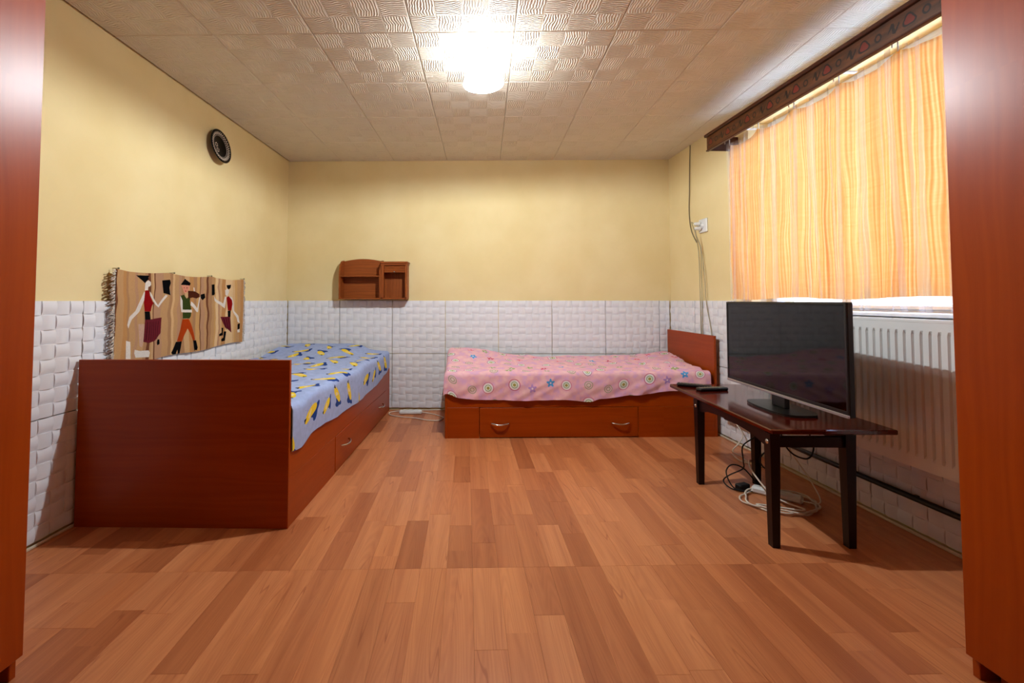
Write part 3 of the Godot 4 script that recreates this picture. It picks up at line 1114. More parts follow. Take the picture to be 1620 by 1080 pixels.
# ---------------------------------------------------------------- radiator, pipe, curtains
func build_radiator() -> void:
	var r := thing("radiator", "white ribbed panel radiator under the window", "radiator", right_frame)
	var z0 := 1.36
	var z1 := 2.76
	var y0 := 0.325
	var y1 := 0.932
	for face in [[-0.118, -1.0, "front_panel"], [-0.05, 1.0, "rear_panel"]]:
		var st := begin()
		var pitch := 0.0333
		var n := int((z1 - z0 - 0.05) / pitch)
		var profile := [[0.0, 0.0], [0.30, 0.0], [0.42, 1.0], [0.58, 1.0], [0.70, 0.0]]
		var zs := [[z0, 0.0]]
		for k in n:
			for q in profile:
				zs.append([z0 + 0.03 + (k + q[0]) * pitch, q[1]])
		zs.append([z1, 0.0])
		var ys := [[y0, 0.0], [y0 + 0.045, 0.0], [y0 + 0.06, 1.0], [y1 - 0.06, 1.0], [y1 - 0.045, 0.0], [y1 - 0.004, 0.0]]
		for i in zs.size() - 1:
			for j in ys.size() - 1:
				var ps := []
				for q in [[0, 0], [1, 0], [1, 1], [0, 1]]:
					var a = zs[i + q[0]]
					var b = ys[j + q[1]]
					ps.append(Vector3(face[0] - face[1] * 0.009 * a[1] * b[1], b[0], a[0]))
				quad(st, ps, [Vector2.ZERO, Vector2.RIGHT, Vector2.ONE, Vector2.DOWN], Vector3(face[1], 0, 0))
		box(st, Vector3(face[0] - 0.012 * face[1] - 0.002, y0 + 0.002, z0 + 0.002), Vector3(face[0] - 0.012 * face[1] + 0.002, y1 - 0.006, z1 - 0.002), 0.0005)
		part(face[2], st, M.white_metal, r)
	var st := begin()
	box(st, Vector3(-0.119, y1 - 0.012, z0), Vector3(-0.113, y1, z1), 0.001)
	box(st, Vector3(-0.054, y1 - 0.012, z0), Vector3(-0.048, y1, z1), 0.001)
	for k in 70:
		var z := z0 + 0.01 + k * 0.01985
		box(st, Vector3(-0.114, y1 - 0.008, z), Vector3(-0.053, y1 - 0.003, z + 0.008), 0.0008)
	part("top_grille", st, M.white_metal, r)
	for z in [z0, z1]:
		st = begin()
		box(st, Vector3(-0.119, y0 + 0.01, z - 0.002), Vector3(-0.048, y1 - 0.001, z + 0.002), 0.001)
		part("side_cover", st, M.white_metal, r)
	for z in [z0 + 0.25, z1 - 0.25]:
		st = begin()
		box(st, Vector3(-0.05, y0 + 0.1, z - 0.02), Vector3(-0.019, y1 - 0.1, z + 0.02), 0.002)
		part("bracket", st, M.white_metal, r)
	var p := thing("heating_pipe", "black heating pipe running along the wall under the radiator", "pipe", right_frame)
	st = begin()
	tube(st, [Vector3(-0.045, 0.160, 0.86), Vector3(-0.045, 0.165, 1.9), Vector3(-0.045, 0.170, 2.79)], 0.0125, 14)
	part("tube", st, M.pipe, p)
	for z in [1.2, 2.15]:
		st = begin()
		box(st, Vector3(-0.05, 0.155, z - 0.008), Vector3(-0.019, 0.175, z + 0.008), 0.002)
		part("clip", st, M.pipe, p)

func build_curtains() -> void:
	var z0 := 1.03
	var z1 := 2.78
	var n := noise_of(101, 1.0, 2)
	# pelmet board
	var p := thing("pelmet", "dark brown wooden pelmet with painted motifs above the orange curtain", "pelmet", right_frame)
	var pz0 := 0.985
	var pz1 := 2.79
	var st := begin()
	box(st, Vector3(-0.222, 2.066, pz0), Vector3(-0.206, 2.166, pz1), 0.002, 2)
	var front := mat(Color.WHITE, 0.4, 0.5)
	front.albedo_texture = pelmet_print()
	front.uv1_scale = Vector3(1, 1, 1)
	# uv of the front: along the board
	var st2 := begin()
	var a := Vector3(-0.2225, 2.074, pz0 + 0.002)
	var b := Vector3(-0.2225, 2.160, pz1 - 0.002)
	quad(st2, [Vector3(a.x, a.y, a.z), Vector3(a.x, a.y, b.z), Vector3(a.x, b.y, b.z), Vector3(a.x, b.y, a.z)], [Vector2(0, 1), Vector2(1, 1), Vector2(1, 0), Vector2(0, 0)], Vector3.LEFT)
	box(st2, Vector3(-0.2223, 2.0742, pz0 + 0.0022), Vector3(-0.2185, 2.1598, pz1 - 0.0022), 0.0004)
	var dark := mat(Color(0.27, 0.12, 0.045), 0.4, 0.4)
	part("front_board", st, dark, p)
	part("painted_band", st2, front, p, "band painted with hearts and rings")
	for y in [[2.160, 2.180, 0.018], [2.062, 2.072, 0.006]]:
		st = begin()
		box(st, Vector3(-0.222 - y[2], y[0], pz0 - 0.004), Vector3(-0.205, y[1], pz1), 0.003, 2)
		part("moulding", st, dark, p)
	st = begin()
	box(st, Vector3(-0.206, 2.066, pz0), Vector3(0.0, 2.166, pz0 + 0.016), 0.002, 0)
	part("end_board", st, dark, p)
	# rail behind the pelmet
	var rl := thing("curtain_rail", "white curtain rail hidden behind the pelmet", "rail", right_frame)
	st = begin()
	for x in [-0.128, -0.085]:
		tube(st, [Vector3(x, 2.141, z0 - 0.02), Vector3(x, 2.141, z1)], 0.004, 8)
	part("track", st, M.white_plastic, rl)
	for z in [z0 + 0.15, (z0 + z1) / 2, z1 - 0.15]:
		st = begin()
		box(st, Vector3(-0.13, 2.147, z - 0.01), Vector3(0.0, 2.155, z + 0.01), 0.001)
		part("bracket", st, M.white_plastic, rl)
	# orange curtain, hung from clips so that its upper edge sags between them
	var cloth := mat(Color.WHITE, 0.9, 0.15)
	cloth.albedo_texture = gauze()
	cloth.uv1_scale = Vector3(1.0 / 0.95, 1.0 / 1.2, 1)
	cloth.backlight_enabled = true
	cloth.backlight = Color(0.74, 0.74, 0.74)
	var sag := func(z: float, span: float, deep: float): return deep * pow(absf(sin(PI * (z - z0) / span)), 0.8)
	var oc := thing("curtain", "orange striped gauze curtain glowing in front of the window", "curtain", right_frame)
	st = begin()
	var at_orange := func(u: float, v: float) -> Vector3:
		var z := lerpf(z0, z1, u)
		var top: float = 2.098 - sag.call(z, 0.29, 0.035)
		var y := lerpf(top, 1.020 + 0.006 * sin(z * 9.0), v)
		var x := -0.085 + 0.012 * sin(z * 46.0 + 3.0 * n.get_noise_2d(z * 3.0, v * 0.8)) * (0.35 + 0.65 * v) + 0.010 * n.get_noise_2d(z * 4.0, v * 2.0)
		return Vector3(x, y, z)
	sheet(st, 240, 24, at_orange, func(u, v): return Vector2(u * 1.9, v * 1.08), 0.0, func(_u, _v): return Vector3.LEFT)
	part("cloth", st, cloth, oc)
	for k in 7:
		st = begin()
		var z := z0 + k * 0.29
		tube(st, [Vector3(-0.085, 2.09, z), Vector3(-0.085, 2.137, z)], 0.003, 6)
		part("hook", st, M.white_plastic, oc)
	# white sheer in front of it, longer
	var thin := mat(Color(0.93, 0.93, 0.97, 0.16), 0.9, 0.1)
	thin.transparency = BaseMaterial3D.TRANSPARENCY_ALPHA
	thin.backlight_enabled = true
	thin.backlight = Color(0.8, 0.8, 0.8)
	var sh := thing("sheer_curtain", "thin white sheer curtain hanging before the orange one down to the sill", "curtain", right_frame)
	st = begin()
	var at_sheer := func(u: float, v: float) -> Vector3:
		# cloth bunched into narrow overlapping pleats now and then
		var z := lerpf(z0 + 0.015, z1, u)
		var y := lerpf(2.102 - sag.call(z, 0.29, 0.03), 0.962, v)
		var ph := u * TAU * 13.0 + 2.2 * n.get_noise_2d(u * 6.0, 0.3 * v)
		var x := -0.128 + 0.016 * sin(ph) + 0.006 * n.get_noise_2d(u * 14.0, v)
		return Vector3(x, y, z + 0.024 * sin(2.0 * ph + 0.6))
	sheet(st, 420, 12, at_sheer, func(u, v): return Vector2(u, v), 0.0, func(_u, _v): return Vector3.LEFT)
	part("cloth", st, thin, sh)
	for k in 7:
		st = begin()
		var z := z0 + 0.015 + k * 0.29
		tube(st, [Vector3(-0.128, 2.095, z), Vector3(-0.128, 2.137, z)], 0.0025, 6)
		part("hook", st, M.white_plastic, sh)

func gauze() -> ImageTexture:
	# loose weave: warp stripes of thick and thin yarn, fine weft lines
	var a := noise_of(111, 0.06, 2)
	var b := noise_of(112, 0.02, 2)
	var c := noise_of(113, 0.35, 1)
	return paint(1024, 1024, func(x, y):
		var warp: float = b.get_noise_2d(x * 0.5, y * 0.12) * 7.0
		var s: float = a.get_noise_2d((x + warp), 5.0 + y * 0.006) * 0.6 + 0.22 * sin((x + warp) * TAU / 19.0)
		var w: float = 0.12 * c.get_noise_2d(3.0 + x * 0.01, y * 0.8)
		var t := clampf(0.5 + 0.8 * s + w, 0.0, 1.0)
		return Color(0.91, 0.50, 0.10).lerp(Color(1.0, 0.84, 0.54), t))

func pelmet_print() -> ImageTexture:
	var n := noise_of(121, 0.03, 2)
	var t := paint(1024, 48, func(x, y):
		var k := 1.0 + 0.35 * n.get_noise_2d(x * 0.4, y * 2.0)
		return Color(0.32 * k, 0.175 * k, 0.07 * k))
	var im := t.get_image()
	var red := Color(0.42, 0.12, 0.06)
	var black := Color(0.09, 0.04, 0.03)
	var x := 26.0
	var k := 0
	while x < 1010.0:
		var c := Vector2(x, 25)
		if k % 3 == 0:
			fill_shape(im, blob(c, 15, 14, 0.5, 3, 0.16), black)
			fill_shape(im, blob(c, 11, 10, 0.5, 3, 0.16), red)
		elif k % 3 == 1:
			fill_shape(im, blob(c, 9, 10, 0, 1, 0), black)
			fill_shape(im, blob(c, 5, 6, 0, 1, 0), Color(0.34, 0.18, 0.08))
		else:
			fill_shape(im, PackedVector2Array([c + Vector2(-14, 8), c + Vector2(-4, -14), c + Vector2(2, -12), c + Vector2(4, 6), c + Vector2(14, -10), c + Vector2(15, -4), c + Vector2(5, 13), c + Vector2(-2, 10), c + Vector2(-3, -4)]), black)
		x += 36.0
		k += 1
	return ImageTexture.create_from_image(im)

# ---------------------------------------------------------------- ceiling lamp
func build_lamp() -> void:
	var tilt := Basis(Vector3.BACK, deg_to_rad(2.0))
	var at := Vector3(-0.003, 2.147, -2.26)
	var l := thing("ceiling_lamp", "round white glass ceiling lamp, switched on", "lamp", Transform3D(Basis.IDENTITY, Vector3(at.x, CEIL, at.z)))
	var st := begin()
	lathe(st, [Vector2(0, 0), Vector2(0.035, 0), Vector2(0.035, -0.008), Vector2(0.02, -0.018), Vector2(0.004, -0.030), Vector2(0.004, -0.112), Vector2(0.012, -0.114), Vector2(0.0275, -0.122), Vector2(0.0300, -0.128), Vector2(0.0300, -0.136), Vector2(0.0, -0.138)], 32)
	part("ceiling_mount", st, M.white_plastic, l)
	var opal := mat(Color(0.93, 0.93, 0.92), 0.3, 0.5)
	opal.backlight_enabled = true
	opal.backlight = Color(0.9, 0.9, 0.9)
	# the dome glows through; its plain rim below screens the bulb from the upper walls
	var lit := mat(Color(0.93, 0.93, 0.92), 0.3, 0.5)
	lit.emission_enabled = true
	lit.emission = Color(0.96, 0.98, 1.0)
	lit.emission_energy_multiplier = 13.0
	var prof := []
	for k in 13:
		var t := k / 12.0
		prof.append(Vector2(lerpf(0.0265, 0.108, sin(t * PI / 2.0)), 0.002 + 0.053 * cos(t * PI / 2.0)))
	for piece in [[0, 9, lit, "lamp_shade", "glowing opal glass dome"], [9, 12, opal, "shade_rim", "white opal glass rim"]]:
		var skin := []
		for k in range(piece[0], piece[1] + 1):
			skin.append(prof[k])
		for k in range(piece[1], piece[0] - 1, -1):
			skin.append(prof[k] + Vector2(-0.0015, -0.003 if k < 12 else 0.0))
		st = begin()
		lathe(st, skin + [skin[0]], 48)
		var sh := part(piece[3], st, piece[2], l, piece[4])
		sh.transform = Transform3D(tilt, at - Vector3(at.x, CEIL, at.z))
	var glow := mat(Color(1, 1, 1), 0.4)
	glow.emission_enabled = true
	glow.emission = Color(1.0, 0.98, 0.97)
	glow.emission_energy_multiplier = 6.0
	st = begin()
	lathe(st, [Vector2(0, 0.046), Vector2(0.014, 0.046), Vector2(0.014, 0.035), Vector2(0.022, 0.018), Vector2(0.025, 0.006), Vector2(0.022, -0.006), Vector2(0.013, -0.015), Vector2(0, -0.018)], 24)
	var bu := part("bulb", st, glow, l)
	bu.position = at - Vector3(at.x, CEIL, at.z)
	var om := OmniLight3D.new()
	om.name = "lamp_light"
	om.light_color = Color(0.94, 0.98, 1.0)
	om.light_energy = 2.6
	om.light_size = 0.008
	om.omni_range = 14.0
	om.omni_attenuation = 2.0
	om.shadow_enabled = true
	l.add_child(om)
	om.position = at - Vector3(at.x, CEIL, at.z) + Vector3(0, 0.008, 0)
	# what the opal dome lets through, just above its glowing face
	var up := OmniLight3D.new()
	up.name = "shade_light"
	up.light_color = Color(0.95, 0.98, 1.0)
	up.light_energy = 0.64
	up.light_size = 0.035
	up.omni_range = 14.0
	up.omni_attenuation = 2.0
	up.shadow_enabled = true
	l.add_child(up)
	up.position = at - Vector3(at.x, CEIL, at.z) + Vector3(0, 0.112, 0)

# ---------------------------------------------------------------- wall shelf
func build_shelf() -> void:
	var s := thing("wall_shelf", "small brown wooden wall shelf with a roll-up compartment above the panels", "shelf", Transform3D(Basis.IDENTITY, Vector3(-1.325, 1.02, BACK)))
	var d := 0.135
	var z0 := PANEL + 0.001
	var st := begin()
	# arched back of the open half
	var poly := PackedVector2Array([Vector2(0.0, 0.0), Vector2(0.385, 0.0)])
	for k in 13:
		var t := k / 12.0
		poly.append(Vector2(lerpf(0.385, 0.0, t), 0.352 + 0.025 * sin(PI * t)))
	prism(st, poly, func(q): return Vector3(q.x, q.y, z0), Vector3(0, 0, 0.008), true)
	part("back_panel", st, M.shelf, s)
	# sides with a rounded upper front
	for x in [0.0, 0.371]:
		st = begin()
		var side := PackedVector2Array([Vector2(z0, 0.0), Vector2(d, 0.0), Vector2(d, 0.215)])
		for k in 7:
			var t := k / 6.0 * PI / 2
			side.append(Vector2(lerpf(d, z0 + 0.02, 1.0 - cos(t)), 0.215 + 0.145 * sin(t)))
		side.append(Vector2(z0, 0.362))
		prism(st, side, func(q): return Vector3(x, q.y, q.x), Vector3(0.014, 0, 0))
		part("side_panel", st, M.shelf, s)
	for y in [0.0, 0.205]:
		st = begin()
		box(st, Vector3(0.014, y, z0 + 0.008), Vector3(0.371, y + 0.012, d - 0.002 if y > 0 else d), 0.002, 0)
		part("shelf_board", st, M.shelf, s)
	# the compartment with the raised tambour
	var x0 := 0.386
	var x1 := 0.622
	st = begin()
	box(st, Vector3(x0, 0.0, z0), Vector3(x1, 0.33, z0 + 0.008), 0.001, 1)
	part("back_panel", st, M.shelf, s)
	for x in [x0, x1 - 0.014]:
		st = begin()
		box(st, Vector3(x, 0.0, z0 + 0.008), Vector3(x + 0.014, 0.325, d - 0.008), 0.002, 1)
		part("side_panel", st, M.shelf, s)
		st = begin()
		box(st, Vector3(x - 0.002, 0.014, d - 0.008), Vector3(x + 0.026 if x == x0 else x + 0.016, 0.325, d + 0.004), 0.003, 1)
		part("door_post", st, M.shelf, s)
	st = begin()
	box(st, Vector3(x0 + 0.014, 0.0, z0 + 0.008), Vector3(x1 - 0.014, 0.012, d), 0.002, 0)
	part("shelf_board", st, M.shelf, s)
	for y in [[0.325, 0.343, 0.010], [0.308, 0.325, 0.004]]:
		st = begin()
		box(st, Vector3(x0 - 0.004, y[0], z0), Vector3(x1 + y[2], y[1], d + 0.004 + y[2]), 0.004, 0)
		part("cornice", st, M.shelf, s)
	for k in 4:
		st = begin()
		var y := 0.243 + k * 0.0152
		box(st, Vector3(x0 + 0.026, y, d - 0.016), Vector3(x1 - 0.016, y + 0.0142, d - 0.004), 0.004, 0)
		var sl := part("tambour_slat", st, M.shelf, s)
		if k == 0:
			st = begin()
			lathe(st, [Vector2(0, 0.014), Vector2(0.006, 0.012), Vector2(0.007, 0.008), Vector2(0.003, 0.003), Vector2(0.004, 0.0)], 16)
			var kn := part("knob", st, M.chrome, sl)
			kn.transform = Transform3D(Basis(Vector3.RIGHT, PI / 2), Vector3((x0 + x1) / 2 + 0.005, y + 0.007, d - 0.004))

# ---------------------------------------------------------------- wall decorations
const FIGURES := {
	"black": [[0.167, 0.033, 0.249, 0.031, 0.238, 0.044, 0.246, 0.049, 0.23, 0.059, 0.219, 0.073, 0.196, 0.055], [0.222, 0.225, 0.256, 0.226, 0.265, 0.27, 0.226, 0.269], [0.357, 0.052, 0.37, 0.05, 0.407, 0.045, 0.415, 0.064, 0.405, 0.09, 0.416, 0.135, 0.368, 0.123], [0.5, 0.071, 0.517, 0.056, 0.543, 0.033, 0.558, 0.041, 0.587, 0.058, 0.582, 0.073, 0.539, 0.071], [0.436, 0.472, 0.473, 0.411, 0.523, 0.412, 0.517, 0.442, 0.506, 0.484, 0.493, 0.484, 0.488, 0.459, 0.474, 0.486, 0.448, 0.483], [0.622, 0.415, 0.654, 0.418, 0.669, 0.465, 0.662, 0.482, 0.648, 0.477, 0.64, 0.483, 0.632, 0.454], [0.789, 0.06, 0.831, 0.056, 0.842, 0.122, 0.828, 0.13, 0.792, 0.131], [0.966, 0.058, 1.027, 0.052, 1.019, 0.076, 0.994, 0.088, 0.974, 0.077], [0.983, 0.239, 1.02, 0.237, 1.017, 0.284, 0.985, 0.282], [0.699, 0.128, 0.733, 0.12, 0.739, 0.146, 0.717, 0.164, 0.7, 0.15], [0.917, 0.355, 0.939, 0.356, 0.936, 0.408, 0.893, 0.413, 0.893, 0.397, 0.922, 0.388], [0.944, 0.382, 0.97, 0.384, 0.959, 0.449, 0.92, 0.45, 0.916, 0.434, 0.941, 0.424], [1.116, 0.341, 1.139, 0.334, 1.139, 0.375, 1.117, 0.382], [0.329, 0.385, 0.345, 0.383, 0.348, 0.409, 0.33, 0.416, 0.323, 0.403]],
	"white": [[0.215, 0.117, 0.227, 0.137, 0.19, 0.226, 0.148, 0.265, 0.128, 0.31, 0.119, 0.292, 0.133, 0.25, 0.168, 0.22], [0.252, 0.116, 0.272, 0.131, 0.332, 0.192, 0.382, 0.132, 0.395, 0.138, 0.337, 0.205, 0.315, 0.192, 0.257, 0.14], [0.221, 0.069, 0.242, 0.056, 0.261, 0.065, 0.263, 0.079, 0.255, 0.088, 0.241, 0.092, 0.238, 0.11, 0.218, 0.111], [0.502, 0.137, 0.527, 0.167, 0.529, 0.221, 0.6, 0.222, 0.601, 0.24, 0.515, 0.236, 0.504, 0.187], [0.593, 0.171, 0.658, 0.214, 0.683, 0.146, 0.697, 0.142, 0.67, 0.24, 0.653, 0.238, 0.589, 0.195], [0.828, 0.13, 0.853, 0.156, 0.931, 0.187, 0.949, 0.137, 0.969, 0.14, 0.948, 0.221, 0.918, 0.206, 0.841, 0.168], [1.003, 0.136, 1.038, 0.144, 1.06, 0.168, 1.069, 0.241, 1.121, 0.279, 1.138, 0.334, 1.115, 0.324, 1.1, 0.291, 1.055, 0.249], [0.951, 0.093, 0.991, 0.082, 1.001, 0.1, 0.982, 0.132, 0.955, 0.129], [0.171, 0.423, 0.197, 0.432, 0.259, 0.436, 0.269, 0.449, 0.264, 0.473, 0.176, 0.465, 0.168, 0.44], [0.111, 0.371, 0.144, 0.38, 0.147, 0.469, 0.112, 0.464], [0.388, 0.065, 0.405, 0.09, 0.416, 0.129, 0.404, 0.122, 0.38, 0.075], [0.804, 0.063, 0.813, 0.063, 0.842, 0.107, 0.835, 0.114], [1.114, 0.382, 1.139, 0.379, 1.14, 0.402, 1.118, 0.402], [0.609, 0.084, 0.619, 0.085, 0.629, 0.136, 0.619, 0.136]],
	"red": [[0.221, 0.113, 0.246, 0.11, 0.257, 0.143, 0.292, 0.18, 0.275, 0.198, 0.264, 0.225, 0.222, 0.224, 0.215, 0.179], [0.966, 0.143, 0.996, 0.135, 1.038, 0.164, 1.046, 0.192, 1.027, 0.238, 0.986, 0.237]],
	"maroon": [[0.226, 0.269, 0.265, 0.269, 0.36, 0.262, 0.355, 0.35, 0.306, 0.389, 0.258, 0.397, 0.222, 0.387], [0.902, 0.279, 1.014, 0.281, 1.035, 0.396, 0.956, 0.355]],
	"green": [[0.502, 0.137, 0.536, 0.13, 0.562, 0.154, 0.587, 0.13, 0.585, 0.174, 0.595, 0.223, 0.529, 0.221, 0.524, 0.167], [0.53, 0.238, 0.595, 0.24, 0.591, 0.264, 0.581, 0.277, 0.531, 0.275]],
	"orange": [[0.528, 0.279, 0.576, 0.279, 0.626, 0.37, 0.643, 0.413, 0.62, 0.418, 0.568, 0.338, 0.526, 0.413, 0.483, 0.409, 0.5, 0.36]],
	"brown": [[0.57, 0.106, 0.622, 0.108, 0.682, 0.125, 0.683, 0.143, 0.645, 0.153, 0.603, 0.147, 0.572, 0.154]],
	"skin": [[0.505, 0.074, 0.582, 0.072, 0.575, 0.106, 0.551, 0.121, 0.536, 0.119, 0.52, 0.093]],
	"tan": [[0.186, 0.29, 0.223, 0.292, 0.222, 0.387, 0.216, 0.416, 0.198, 0.408]],
}

func tapestry_print() -> ImageTexture:
	# woven stripes with three dancing figures; 1.19 by 0.50 metres
	var w := 1190
	var h := 500
	var rng := RandomNumberGenerator.new()
	rng.seed = 33
	var stripes := []
	var palette := [Color(0.75, 0.60, 0.43), Color(0.70, 0.54, 0.37), Color(0.82, 0.69, 0.52), Color(0.63, 0.47, 0.33), Color(0.78, 0.63, 0.45), Color(0.42, 0.25, 0.17), Color(0.67, 0.51, 0.39), Color(0.74, 0.57, 0.36), Color(0.69, 0.50, 0.31)]
	while stripes.size() < w + 80:
		var c: Color = palette[rng.randi() % palette.size()]
		var k := rng.randi_range(14, 44)
		if c == palette[5]:
			k = rng.randi_range(8, 22)
		for q in k:
			stripes.append(c)
	var n := noise_of(131, 0.006, 2)
	var f := noise_of(132, 0.4, 1)
	var t := paint(w, h, func(x, y):
		var c: Color = stripes[clampi(x + int(14.0 * n.get_noise_2d(x * 0.4, y)) + 20, 0, w + 60)]
		var k := 1.0 + 0.10 * f.get_noise_2d(x * 0.6, y * 2.0)
		return Color(c.r * k, c.g * k, c.b * k))
	var im := t.get_image()
	var colors := {"black": Color(0.05, 0.045, 0.05), "white": Color(0.82, 0.78, 0.74), "red": Color(0.50, 0.06, 0.07), "maroon": Color(0.38, 0.12, 0.15), "green": Color(0.20, 0.24, 0.10), "orange": Color(0.62, 0.22, 0.07), "brown": Color(0.28, 0.13, 0.08), "skin": Color(0.80, 0.52, 0.42), "tan": Color(0.72, 0.58, 0.50)}
	for name_of in ["tan", "maroon", "white", "skin", "red", "orange", "green", "brown", "black"]:
		for flat in FIGURES[name_of]:
			var poly := PackedVector2Array()
			for k in range(0, flat.size(), 2):
				poly.append(Vector2(flat[k], flat[k + 1]) * 1000.0)
			fill_shape(im, poly, colors[name_of], rng, 0.12)
	# pleats of the skirts
	for q in 6:
		fill_shape(im, PackedVector2Array([Vector2(240 + q * 19, 282), Vector2(244 + q * 19, 282), Vector2(240 + q * 17, 382), Vector2(236 + q * 17, 382)]), Color(0.22, 0.07, 0.09))
	for q in 3:
		fill_shape(im, PackedVector2Array([Vector2(935 + q * 26, 288), Vector2(940 + q * 26, 288), Vector2(975 + q * 20, 372), Vector2(970 + q * 20, 372)]), Color(0.14, 0.03, 0.05))
	# face of the fiddler: eyes, mouth; strings of the white sleeve over the vest
	for e in [[536, 88, 4], [562, 88, 4]]:
		fill_shape(im, blob(Vector2(e[0], e[1]), e[2], 3, 0, 1, 0, 10), Color(0.12, 0.08, 0.07))
	fill_shape(im, blob(Vector2(552, 108), 6, 3, 0, 1, 0, 10), Color(0.6, 0.12, 0.1))
	return ImageTexture.create_from_image(im)

func build_tapestry() -> void:
	# hangs on the left wall; local x runs away along the wall, local z into the room
	var frame := Transform3D(Basis(Vector3.UP, PI / 2), Vector3(LEFT + PANEL, 1.175, -2.09))
	var t := thing("tapestry", "striped brown woven tapestry of three dancing figures", "tapestry", frame)
	var w := 1.19
	var n := noise_of(141, 1.5, 2)
	var bottom := func(s: float): return 0.495 - 0.02 * smoothstep(0.0, 1.19, s) + 0.006 * sin(s * 11.0)
	var top := func(s: float): return 0.006 + 0.012 * pow(absf(sin(PI * s / 0.395)), 1.0)
	var at := func(a: float, b: float) -> Vector3:
		var s: float = 0.035 + a * (w - 0.045)
		var y := lerpf(top.call(s), bottom.call(s), b)
		return Vector3(s, -y, 0.016 + 0.007 * n.get_noise_2d(s * 5.0, b * 0.4) + 0.004 * sin(s * 34.0) * (1.0 - 0.5 * b))
	var m := mat(Color.WHITE, 0.95, 0.1)
	m.albedo_texture = tapestry_print()
	var st := begin()
	sheet(st, 90, 16, at, func(a, b):
		var s: float = 0.035 + a * (w - 0.045)
		return Vector2(s / 1.19, lerpf(top.call(s), bottom.call(s), b) / 0.5), 0.006, func(_a, _b): return Vector3.BACK)
	part("weave", st, m, t)
	# tufted white fringe down both short sides
	var rng := RandomNumberGenerator.new()
	rng.seed = 3
	var wool := mat(Color(0.80, 0.75, 0.70), 0.95, 0.1)
	for side in [0, 1]:
		st = begin()
		for k in 120:
			var y := -0.012 - k * (0.475 if side == 0 else 0.455) / 120.0
			var s0: float = 0.037 if side == 0 else 1.178
			var d := -1.0 if side == 0 else 1.0
			var len_ := rng.randf_range(0.02, 0.038) * (1.0 if side == 0 else 0.6)
			tube(st, [Vector3(s0, y, 0.016), Vector3(s0 + d * len_ * 0.5, y - rng.randf_range(-0.004, 0.008), 0.018 + rng.randf_range(0, 0.01)), Vector3(s0 + d * len_, y - rng.randf_range(0.0, 0.018), 0.012 + rng.randf_range(0, 0.014))], 0.0022, 4)
		part("fringe", st, wool, t, "white woollen fringe")
	for s in [0.04, 0.43, 0.78, 1.172]:
		st = begin()
		lathe(st, [Vector2(0, 0.034), Vector2(0.004, 0.034), Vector2(0.005, 0.030), Vector2(0.0018, 0.028), Vector2(0.0018, 0.0)], 10)
		var nl := part("nail", st, M.old_cord, t)
		nl.transform = Transform3D(Basis(Vector3.RIGHT, PI / 2), Vector3(s, -top.call(s) + 0.004, -0.004))

func build_plate() -> void:
	var frame := Transform3D(Basis(Vector3.UP, PI / 2) * Basis(Vector3.RIGHT, PI / 2 + 0.0), Vector3(LEFT + 0.004, 2.075, -2.955))
	frame = Transform3D(Basis(Vector3.FORWARD, deg_to_rad(-7.0)) * Basis(Vector3.FORWARD, PI / 2), Vector3(LEFT + 0.026, 2.075, -2.955))
	var p := thing("wall_plate", "black ceramic plate with a white zigzag border hanging on the yellow wall", "plate", frame)
	var st := begin()
	lathe(st, [Vector2(0, -0.012), Vector2(0.055, -0.012), Vector2(0.06, -0.006), Vector2(0.112, 0.012), Vector2(0.115, 0.015), Vector2(0.112, 0.0165), Vector2(0.068, 0.004), Vector2(0.06, 0.0), Vector2(0.0, 0.0)], 64)
	var glaze := mat(Color(0.010, 0.009, 0.011), 0.32, 0.3)
	part("dish", st, glaze, p)
	var white := mat(Color(0.92, 0.86, 0.80), 0.4, 0.4)
	# painted border: raised slip strokes round the rim
	st = begin()
	for k in 36:
		for half in 2:
			var t0 := TAU * k / 36.0
			var t1 := TAU * (k + 0.5) / 36.0
			if half == 1:
				t0 = TAU * (k + 1.0) / 36.0
			var q := [Vector3(cos(t0) * 0.099, 0.0146, sin(t0) * 0.099), Vector3(cos(t1) * 0.079, 0.0086, sin(t1) * 0.079)]
			tube(st, q, 0.0013, 5)
	for k in 60:
		var t0 := TAU * k / 60.0
		var t1 := TAU * (k + 1) / 60.0
		tube(st, [Vector3(cos(t0) * 0.074, 0.0068, sin(t0) * 0.074), Vector3(cos(t1) * 0.074, 0.0068, sin(t1) * 0.074)], 0.0009, 5)
	part("zigzag_border", st, white, p, "white zigzag slip border")
	for c in [Vector2(-0.004, 0.032), Vector2(0.030, 0.022)]:
		st = begin()
		for k in 6:
			var t := TAU * k / 6.0
			var o := Vector3(c.x + cos(t) * 0.012, 0.0, c.y + sin(t) * 0.012)
			tube(st, [o + Vector3(0, -0.001, 0), o + Vector3(0, 0.0016, 0)], 0.0038, 8)
		part("flower", st, white, p, "small white flower of slip dots")

# ---------------------------------------------------------------- cables and small things
func power_strip(label: String, at: Transform3D, length: float, sockets: int) -> Node3D:
	var s := thing("power_strip", label, "power strip", at)
	var st := begin()
	box(st, Vector3(-length / 2, 0, -0.024), Vector3(length / 2, 0.036, 0.024), 0.010)
	part("body", st, M.white_plastic, s)
	for k in sockets:
		st = begin()
		var x := (k - (sockets - 1) / 2.0) * 0.05
		lathe(st, [Vector2(0.0, 0.0355), Vector2(0.016, 0.0355), Vector2(0.0165, 0.0375), Vector2(0.0185, 0.0375), Vector2(0.019, 0.0355)], 20)
		var so := part("socket", st, M.white_plastic, s)
		so.position = Vector3(x, 0, 0)
	return s

func cord(called: String, label: String, pts: Array, r: float, m: Material, frame := Transform3D.IDENTITY, group := "") -> Node3D:
	var c := thing(called, label, "cable", frame, group)
	var st := begin()
	tube(st, smooth_path(pts, 7), r, 7)
	part("cord", st, m, c)
	return c

